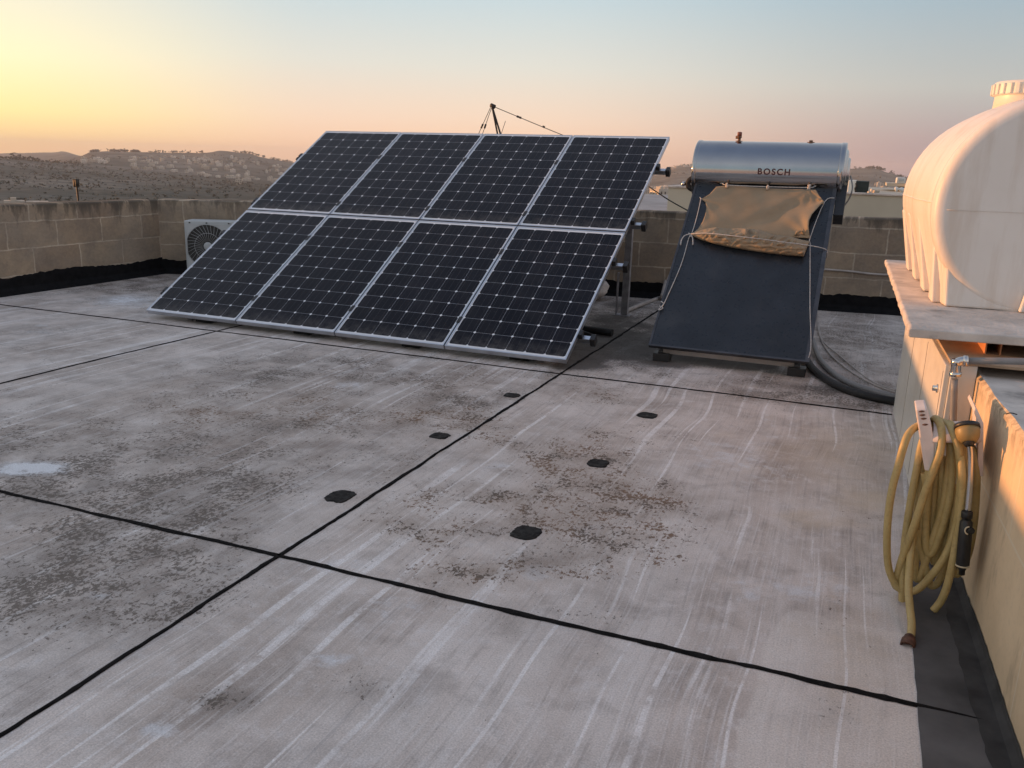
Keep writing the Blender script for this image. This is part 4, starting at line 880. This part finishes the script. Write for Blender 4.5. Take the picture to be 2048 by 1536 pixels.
for i in range(201):
    y = -2.5+6.0*i/200; h = .04+.016*noise.noise(Vector((y*1.7, 3, 0)))+.010*noise.noise(Vector((y*12, 3, 0)))+.006*noise.noise(Vector((y*40, 3, 0))); x = wx(y); g_ = .075+.03*noise.noise(Vector((y*2.5, 8, 0)))+.012*noise.noise(Vector((y*14, 8, 0))); rl.append([(x-.003, y, h), (x-.006, y, .025), (x-.02, y, .008), (x-g_, y, .0042)])
b.ring_strip(rl, closed=False, cap=False, smooth=False); b.build('flashing', M['bitdark'], rw)

# cabinet (door side faces left)
CA, CB = Vector((.353, 3.506, 0)), Vector((.2976, 5.396, 0)); cy = (CB-CA).normalized(); cx = Vector((cy.y, -cy.x, 0)); cl_ = (CB-CA).length; CH = .735; CZ = Vector((0, 0, 1))
cab = thing('cabinet', CA, label='white metal cabinet against the wall under the tank slab', cat='cabinet')
cwid = wx(3.506)-CA.x-.002
b = MB(); b.obox(CA, cx, cy, CZ, .012, cwid, 0, cl_, .03, CH-.012); b.obox(CA, cx, cy, CZ, .02, cwid, .01, cl_-.01, 0, .0295); b.build('body', M['cabinet'], cab, bevel=.003)
b = MB(); b.obox(CA, cx, cy, CZ, .004, .44, -.004, cl_, CH-.0115, CH); b.build('top', M['cabtop'], cab, bevel=.002)
for k, (a, c) in enumerate(((.012, .62), (.626, 1.24), (1.246, cl_-.012))):
    b = MB(); b.obox(CA, cx, cy, CZ, -.008, .0115, a, c, .035, CH-.02); dr = b.build('door', M['cabinet'], cab, bevel=.003)
    b = MB(); b.obox(CA, cx, cy, CZ, -.010, -.0082, a+.03, a+.035, .06, CH-.05); b.build('fold_line', M['pipel'], dr)
    if k < 1:
        for z, y in ((.60, .10), (.17, .10)):
            b = MB(); b.lathe(CA+cy*(a+y)+CZ*z+cx*-.008, -cx, [(0, .017), (.006, .017), (.007, .011), (.02, .011), (.021, .006)], 16); b.build('knob', M['chrome'], dr)
b = MB(); b.obox(CA, cx, cy, CZ, .03, .034, -.003, -.0005, .05, CH-.05); b.obox(CA, cx, cy, CZ, .012, .026, -.006, -.0008, .33, .36); b.build('corner_strip', M['pipel'], cab)
# rectangular tube under the slab
tb = thing('steel_tube', (.55, 4.5, .70), label='orange painted square steel tube holding up the slab', cat='beam')
xa, xb = at(1970, 700, 1, 3.72).x, at(2003, 700, 1, 3.72).x; z0_, z1_ = .698, .789
b = MB(); t_ = .005
b.box(xa, xa+t_, 3.72, 6.4, z0_, z1_); b.box(xb-t_, xb, 3.72, 6.4, z0_, z1_); b.box(xa+t_, xb-t_, 3.72, 6.4, z0_, z0_+t_); b.box(xa+t_, xb-t_, 3.72, 6.4, z1_-t_, z1_); b.build('wall', M['orange'], tb)
b = MB(); b.box(xa+t_, xb-t_, 4.0, 4.01, z0_+t_, z1_-t_); b.build('plug', M['blackp'], tb)
tb2 = thing('steel_tube', (1.35, 4.5, .70), label='hidden steel tube under the right side of the slab', cat='beam')
b = MB(); b.box(1.32, 1.38, 3.72, 6.4, z0_, z1_); b.build('wall', M['orange'], tb2)
# slab
sl = MB(); n = 60; E1 = []; p00, p01 = Vector((.207, 3.60)), Vector((.159, 6.49))
def slab_pt(u, v):
    a = p00.lerp(p01, v); r = Vector((1.55, 3.72)).lerp(Vector((1.5, 6.6)), v); q = a.lerp(r, u); return q
rings = []
for i in range(n+1):
    v = i/n; ring = []
    for u, z, o_ in ((0, .792, .006), (0, .800, .0), (0, .822, 0), (.006, .83, 0), (.3, .8305, 0), (.6, .830, 0), (1, .83, 0), (1, .792, 0)):
        q = slab_pt(u, v); jn = .005*noise.noise(Vector((q.x*9, q.y*9, z*30))) if 0 < i < n else 0
        if i in (0, n) and z > .825: z -= .004
        ring.append((q.x+o_+jn, q.y, z+jn*.5))
    rings.append(ring)
sl.ring_strip(rings, True, True, False)
tag(sl.build('concrete_slab', M['slab'], bevel=.004), 'weathered thin concrete slab carrying the white water tank', 'slab')

# tank
TK = thing('water_tank', (.75, 5.2, .83), label='large white plastic water tank lying on the concrete slab', cat='water tank')
ta = Vector((-.035, 1, 0)).normalized(); tx = Vector((ta.y, -ta.x, 0)); T0 = Vector((.752, 4.30, 1.270))
def tp(s, x, z): return T0+ta*s+tx*x+Vector((0, 0, z))
b = MB(); zb_ = .8315-T0.z
def rbody_(q):
    for (a_, b_, _), (c_, d_, _) in zip(prof_t, prof_t[1:]):
        if q <= c_: return b_+(d_-b_)*(q-a_)/(c_-a_)
    return .42
def section(s, r, w):
    """round top, sides that run down into a flat base of half width w"""
    ring = []; NS = 56
    for j in range(NS):
        t = 2*math.pi*j/NS; x, z = r*math.sin(t), r*math.cos(t)
        if z < -.06*r:
            k = -z/r
            if k < .9: f = (k-.06)/.84; x = math.copysign(r-(r-w)*f, math.sin(t)); z = -.06*r+(zb_+.06*r)*f
            else: x = w*math.sin(t)/.436; z = zb_
        ring.append(tp(s, x, z))
    return ring
prof_t = [(.055, .40, .36), (.075, .44, .372), (.12, .470, .380), (.20, .484, .383), (.38, .492, .386), (.46, .493, .387), (.52, .502, .388), (.90, .506, .39), (1.3, .505, .39), (1.6, .50, .385), (1.9, .46, .375), (1.98, .42, .36)]
b.ring_strip([section(*q) for q in prof_t], True, True, True)
# round end disc with a rolled rim
rp = [(.14, .478), (.06, .480), (.028, .477), (.010, .466), (.002, .448), (.0, .43), (.003, .38), (.001, .2), (0, .03)]
b.lathe(T0, ta, rp, 72)
tb_ = b.build('shell', M['tank'], TK)
b = MB(); b.tube([tp(-.0005, -.425, -.015), tp(-.0015, -.2, -.013), tp(-.0015, .2, -.014), tp(-.0005, .425, -.012)], .0012, 6, sub=4)
b.tube([tp(q_, -rbody_(q_)-.001, .012) for q_ in (.1, .2, .38, .46, .52, .9, 1.3, 1.6)], .003, 6, sub=3); b.build('mould_seam', M['tank'], TK)
def rbody(q):
    for (a_, b_, _), (c_, d_, _) in zip(prof_t, prof_t[1:]):
        if q <= c_: return b_+(d_-b_)*(q-a_)/(c_-a_)
    return .42
for s0, s1 in ((.10, .24), (.50, .66), (1.0, 1.16), (1.5, 1.64)):
    for sg in (-1, 1):
        b = MB(); ru = rbody(s0); zu = zb_+.36; fu = (zu+.06*ru)/(zb_+.06*ru); xu = ru-(ru-.388)*fu+.004; xb_ = .388+.032
        b.hexa([tp(s0, sg*xb_, zb_), tp(s1, sg*xb_, zb_), tp(s1, sg*.3, zb_), tp(s0, sg*.3, zb_), tp(s0+.02, sg*xu, zu), tp(s1-.02, sg*xu, zu), tp(s1-.02, sg*.3, zu), tp(s0+.02, sg*.3, zu)])
        b.build('rib', M['tank'], TK, bevel=.009, seg=3)
b = MB(); b.hexa([tp(.0, -.375, zb_), tp(.09, -.385, zb_), tp(.09, -.09, zb_), tp(.0, -.09, zb_), tp(.03, -.40, zb_+.36), tp(.09, -.44, zb_+.36), tp(.09, -.25, zb_+.36), tp(.03, -.25, zb_+.36)])
b.hexa([tp(-.03, -.085, zb_), tp(.09, -.085, zb_), tp(.09, .12, zb_), tp(-.03, .12, zb_), tp(-.004, -.055, zb_+.17), tp(.09, -.05, zb_+.17), tp(.09, .06, zb_+.17), tp(-.004, .06, zb_+.17)])
b.build('foot', M['tank'], TK, bevel=.01, seg=3)
lc = at(2070, 170, 1, 5.05); LCx, LCy = lc.x+.0, 5.05
b = MB(); b.lathe((LCx, LCy, 1.70), (0, 0, 1), [(0, .17), (.10, .165), (.118, .163)], 40); b.build('neck', M['lid'], TK)
b = MB(); zl = at(2030, 188, 1, 4.9).z; pr_ = []
for d_, r_ in ((0, .172), (.004, .180), (.055, .178), (.066, .170), (.07, .12), (.071, .02)): pr_.append((d_, r_))
b.lathe((LCx, LCy, zl), (0, 0, 1), pr_, 48)
for j in range(30):
    t = 2*math.pi*j/30; d_ = Vector((math.cos(t), math.sin(t), 0)); q_ = Vector((-d_.y, d_.x, 0)); b.obox((LCx, LCy, zl), d_, q_, Vector((0, 0, 1)), .170, .187, -.011, .011, .004, .054)
b.build('lid', M['lid'], TK, bevel=.003)

# grey water pipe with elbow
wp = thing('water_pipe', (.41, 3.45, .4), label='grey water pipe with chrome elbow at the cabinet corner', cat='pipe')
yp = 3.46; el = at(1913, 733, 1, yp)
b = MB(); b.tube([at(1909, 758, 1, yp), at(1906, 850, 1, yp), at(1898, 960, 1, yp), (at(1898, 960, 1, yp).x, yp, 0.0)], .012, 10, sub=3); b.build('riser', M['pipe'], wp)
b = MB(); hr = at(2100, 724, 1, yp); b.tube([at(1934, 722, 1, yp), at(2000, 722, 1, yp), hr, hr+Vector((.5, 0, 0))], .0125, 10); b.build('branch', M['pipe'], wp)
b = MB(); b.tube([at(1911, 746, 1, yp), at(1912, 736, 1, yp), at(1914, 726, 1, yp), at(1922, 722, 1, yp), at(1930, 722, 1, yp)], .017, 12, sub=3)
b.tube([at(1910.5, 752, 1, yp), at(1911, 744, 1, yp)], .021, 12); b.tube([at(1926, 722, 1, yp), at(1936, 722, 1, yp)], .021, 12); b.tube([at(1912.5, 730, 1, yp), at(1914, 718, 1, yp)], .0185, 12); b.build('elbow', M['chrome'], wp)

# ================================================================ HOSE AND HANGER
z7 = lambda x, y: (1700+x/2.954, 800+y/2.954)
z3 = lambda x, y: (1820+x/6.982, 800+y/6.982)
YH = 2.93
hg = thing('hose_hanger', at(1900, 880, 1, 3.0), label='faded plastic hose hanger fixed to the low wall', cat='hose hanger')
def plate(pts, y0, y1):
    b = MB(); b.ring_strip([[at(*q, 1, y0) for q in pts], [at(*q, 1, y0)+Vector((0, y1-y0, 0)) for q in pts]], True, True, False); return b
b = plate([z3(82, 140), z3(205, 985), z3(345, 1010), z3(345, 640), z3(295, 330), z3(235, 128)], YH, YH+.13); fl_ = b.build('front_flange', M['hosel'], hg, bevel=.004)
b = MB()
for k, (x, y) in enumerate(((150, 160), (160, 212), (178, 262), (198, 345))):
    a0 = at(*z3(x-28, y), 1, YH-.0005); a1 = at(*z3(x+55, y-4), 1, YH-.0005); b.tube([a0, a0.lerp(a1, .5)+Vector((0, -.001, 0)), a1], lambda t: .0005+.0028*math.sin(math.pi*min(.98, max(.02, t))), 8, sub=4)
b.build('slot', M['rust'], fl_)
b = plate([z3(885, 160), z3(960, 330), z3(945, 860), z3(960, 1065), z3(1025, 1070), z3(1028, 330), z3(915, 110)], YH+.05, YH+.24); b.build('back_plate', M['hosel'], hg, bevel=.003)
s0, s1 = at(*z3(300, 480), 1, YH+.06), at(*z3(960, 480), 1, YH+.10)
b = MB(); ax_ = (s1-s0); half = [(math.cos(math.pi*j/12)*.06, math.sin(math.pi*j/12)*.05) for j in range(13)]
b.ring_strip([[s0+ax_*k+Vector((0, c_, s_-.01)) for c_, s_ in half] for k in (0, 1)], False, False); b.build('saddle', M['hosel'], hg, solid=.004)

HR = .0170*.72
def strand(b, pts, y, yb_=None, r=HR, cap=True):
    n = len(pts); yb_ = y if yb_ is None else yb_
    P = []
    for i, q in enumerate(pts):
        yy = q[2] if len(q) > 2 else y+(yb_-y)*i/(n-1)
        P.append(at(*z7(q[0], q[1]), 1, yy))
    b.tube(P, r, 12, cap, sub=6); return P
hose = thing('garden_hose', at(1850, 1100, 1, YH), label='yellow garden hose looped over the hanger, one end on the floor', cat='hose')
b = MB()
# A big outer loop
strand(b, [(470, 140, 3.0), (400, 155, 2.98), (350, 195, 2.95), (318, 270, 2.93), (282, 400), (250, 520), (226, 680), (218, 840), (226, 980), (258, 1070), (305, 1125), (350, 1134), (405, 1115), (470, 1050), (540, 960), (595, 850), (632, 720), (650, 560), (652, 420), (640, 290), (612, 200, 2.95), (575, 145, 2.99), (540, 130, 3.03), (505, 150, 3.06)], 2.93, 2.93)
# B from the saddle down behind the flange
strand(b, [(480, 140, 3.04), (505, 110, 3.0), (535, 150, 2.96), (542, 230, 2.94), (528, 320), (490, 420), (445, 540), (400, 680), (355, 810), (310, 930), (275, 1050), (262, 1085, 2.97), (290, 1110, 3.0), (330, 1060, 3.01)], 2.91, 2.95)
strand(b, [(430, 240, 3.05), (415, 300, 3.03), (392, 420, 3.01), (365, 560, 2.99), (342, 700, 2.97), (322, 860, 2.95), (312, 1000, 2.94), (310, 1100, 2.93), (308, 1186, 2.93)], 2.955, 2.93, cap=False)
strand(b, [(445, 220, 3.05), (432, 260, 3.04), (424, 380, 3.03), (410, 560, 3.01), (388, 720, 2.98), (364, 860, 2.95), (351, 1000, 2.90), (346, 1130, 2.83), (355, 1240, 2.77), (364, 1320, 2.73), (360, 1390, 2.70), (350, 1425, 2.672)], 2.97, 2.72)
strand(b, [(555, 170, 3.05), (575, 210, 3.0), (597, 300, 2.97), (602, 450), (588, 580), (555, 720), (515, 840), (490, 895), (470, 910), (452, 880), (446, 800), (456, 620), (470, 460), (480, 400)], 2.96, 2.98)
strand(b, [(545, 330, 3.0), (545, 450), (540, 560), (528, 680), (508, 780), (494, 800), (484, 740), (494, 560), (510, 400)], 2.99, 3.0)
strand(b, [(560, 150, 3.04), (590, 140, 3.0), (622, 190, 2.97), (648, 290, 2.95), (664, 420), (662, 560), (648, 720), (625, 860), (600, 990), (570, 1110), (535, 1190), (493, 1243)], 2.90, 2.90, cap=True)
strand(b, [(392, 760), (402, 840), (432, 930), (452, 1020), (470, 1085), (492, 1098), (525, 1070), (555, 980), (585, 860), (610, 700), (622, 500)], 2.98, 2.98)
strand(b, [(700, 250, 3.03), (735, 320, 3.0), (748, 440), (742, 600), (730, 740), (706, 880), (670, 980), (630, 1030), (600, 1000)], 2.99, 2.98)
strand(b, [(440, 430), (452, 560), (470, 760), (482, 900), (500, 960), (520, 900), (560, 700)], 3.0, 3.0)
strand(b, [(505, 140, 3.06), (520, 120, 3.04), (562, 150, 3.0), (588, 230, 2.98), (590, 340), (570, 500), (545, 640), (500, 790), (455, 930), (420, 1030), (400, 1060), (385, 1030), (390, 930), (420, 760), (450, 560), (470, 380)], 2.965, 2.99)
strand(b, [(600, 160, 3.05), (640, 200, 3.02), (680, 300, 3.0), (694, 440), (690, 600), (672, 760), (640, 900), (600, 1000), (565, 1030), (545, 990), (560, 860), (600, 600)], 2.985, 3.0)
b.build('tubing', M['hose'], hose)
b = MB(); e0 = at(*z7(308, 1187), 1, 2.93); b.cyl(e0+Vector((0, 0, .0002)), e0+Vector((0, 0, .012)), HR*.8, 12); b.build('cut_end', M['hole'], hose)
b = MB(); c0 = at(*z7(355, 1395), 1, 2.69); c1 = at(*z7(342, 1442), 1, 2.655); ax_ = (c1-c0).normalized(); ln = (c1-c0).length
b.lathe(c0, ax_, [(0, .0125), (.006, .0165), (ln*.6, .017), (ln*.62, .0215), (ln+.012, .0215), (ln+.0125, .0155), (ln-.004, .015)], 20); b.build('connector', M['rust'], hose)
# watering wand hung beside the hose
wd = thing('watering_wand', at(1930, 960, 1, 2.9), label='black and yellow watering wand with chrome tube hung beside the hose', cat='hose wand')
yw = 2.88
h0, h1 = at(*z7(690, 150), 1, yw+.045), at(*z7(705, 268), 1, yw+.005); hd = (h1-h0).normalized()
b = MB(); b.lathe(h0-hd*.004, hd, [(0, .030), (.002, .0365), (.014, .038), (.016, .034)], 32); b.build('rose_rim', M['blackp'], wd)
b = MB(); b.lathe(h0+hd*.0125, hd, [(0, .035), (.010, .0355), (.028, .032), (.045, .021)], 32); b.build('head', M['yellow'], wd)
b = MB(); hn_ = (h1-h0).length; b.lathe(h0+hd*(hn_*.6), hd, [(0, .0185), (hn_*.15, .019), (hn_*.3, .0165), (hn_*.45, .0115)], 24)
b.build('collar', M['blackp'], wd)
b = MB(); b.tube([h1-hd*.01, at(*z7(712, 330), 1, yw+.02), at(*z7(708, 500), 1, yw+.01), at(*z7(694, 665), 1, yw)], .0098, 14, sub=4); b.build('tube', M['chrome'], wd)
g0, g1 = at(*z7(693, 655), 1, yw), at(*z7(664, 985), 1, yw); gd = (g1-g0).normalized(); gl = (g1-g0).length
b = MB(); b.lathe(g0, gd, [(0, .013), (.003, .0165), (.022, .0165), (.024, .014), (.032, .0135), (.036, .0185), (gl*.5, .0200), (gl*.93, .0200), (gl*.96, .0195)], 28); b.build('handle', M['blackp'], wd)
b = MB(); b.lathe(g0+gd*(gl*.955), gd, [(0, .021), (.005, .021)], 28); b.build('ring', M['cream'], wd)
b = MB(); b.lathe(g0+gd*(gl*.955+.0052), gd, [(0, .0115), (.012, .0115), (.0125, .009), (.03, .009)], 16); b.build('connector', M['rubber'], wd)
tq = at(*z7(704, 770), 1, yw-.0185); b = MB(); b.lathe(tq+Vector((.004, .004, 0)), (.25, -1, 0), [(0, .0105), (.009, .0105), (.011, .008)], 20); b.build('thumb_knob', M['blackp'], wd)
b = MB(); b.tube([tq+Vector((-.011*math.cos(a)-.001, -.0035, .0125*math.sin(a))) for a in [(-1.9+3.8*j/12)*.8 for j in range(13)]], .0022, 6); b.build('knob_mark', M['cream'], wd)
# loose wire on the coping
b = MB(); b.tube([at(2012, 828, 2, .697), at(2022, 826, 2, .706), at(2034, 829, 2, .70)], .0018, 5, sub=4); tag(b.build('wire_end', M['rubber']), 'bit of dark wire sticking up from the wall coping', 'wire')
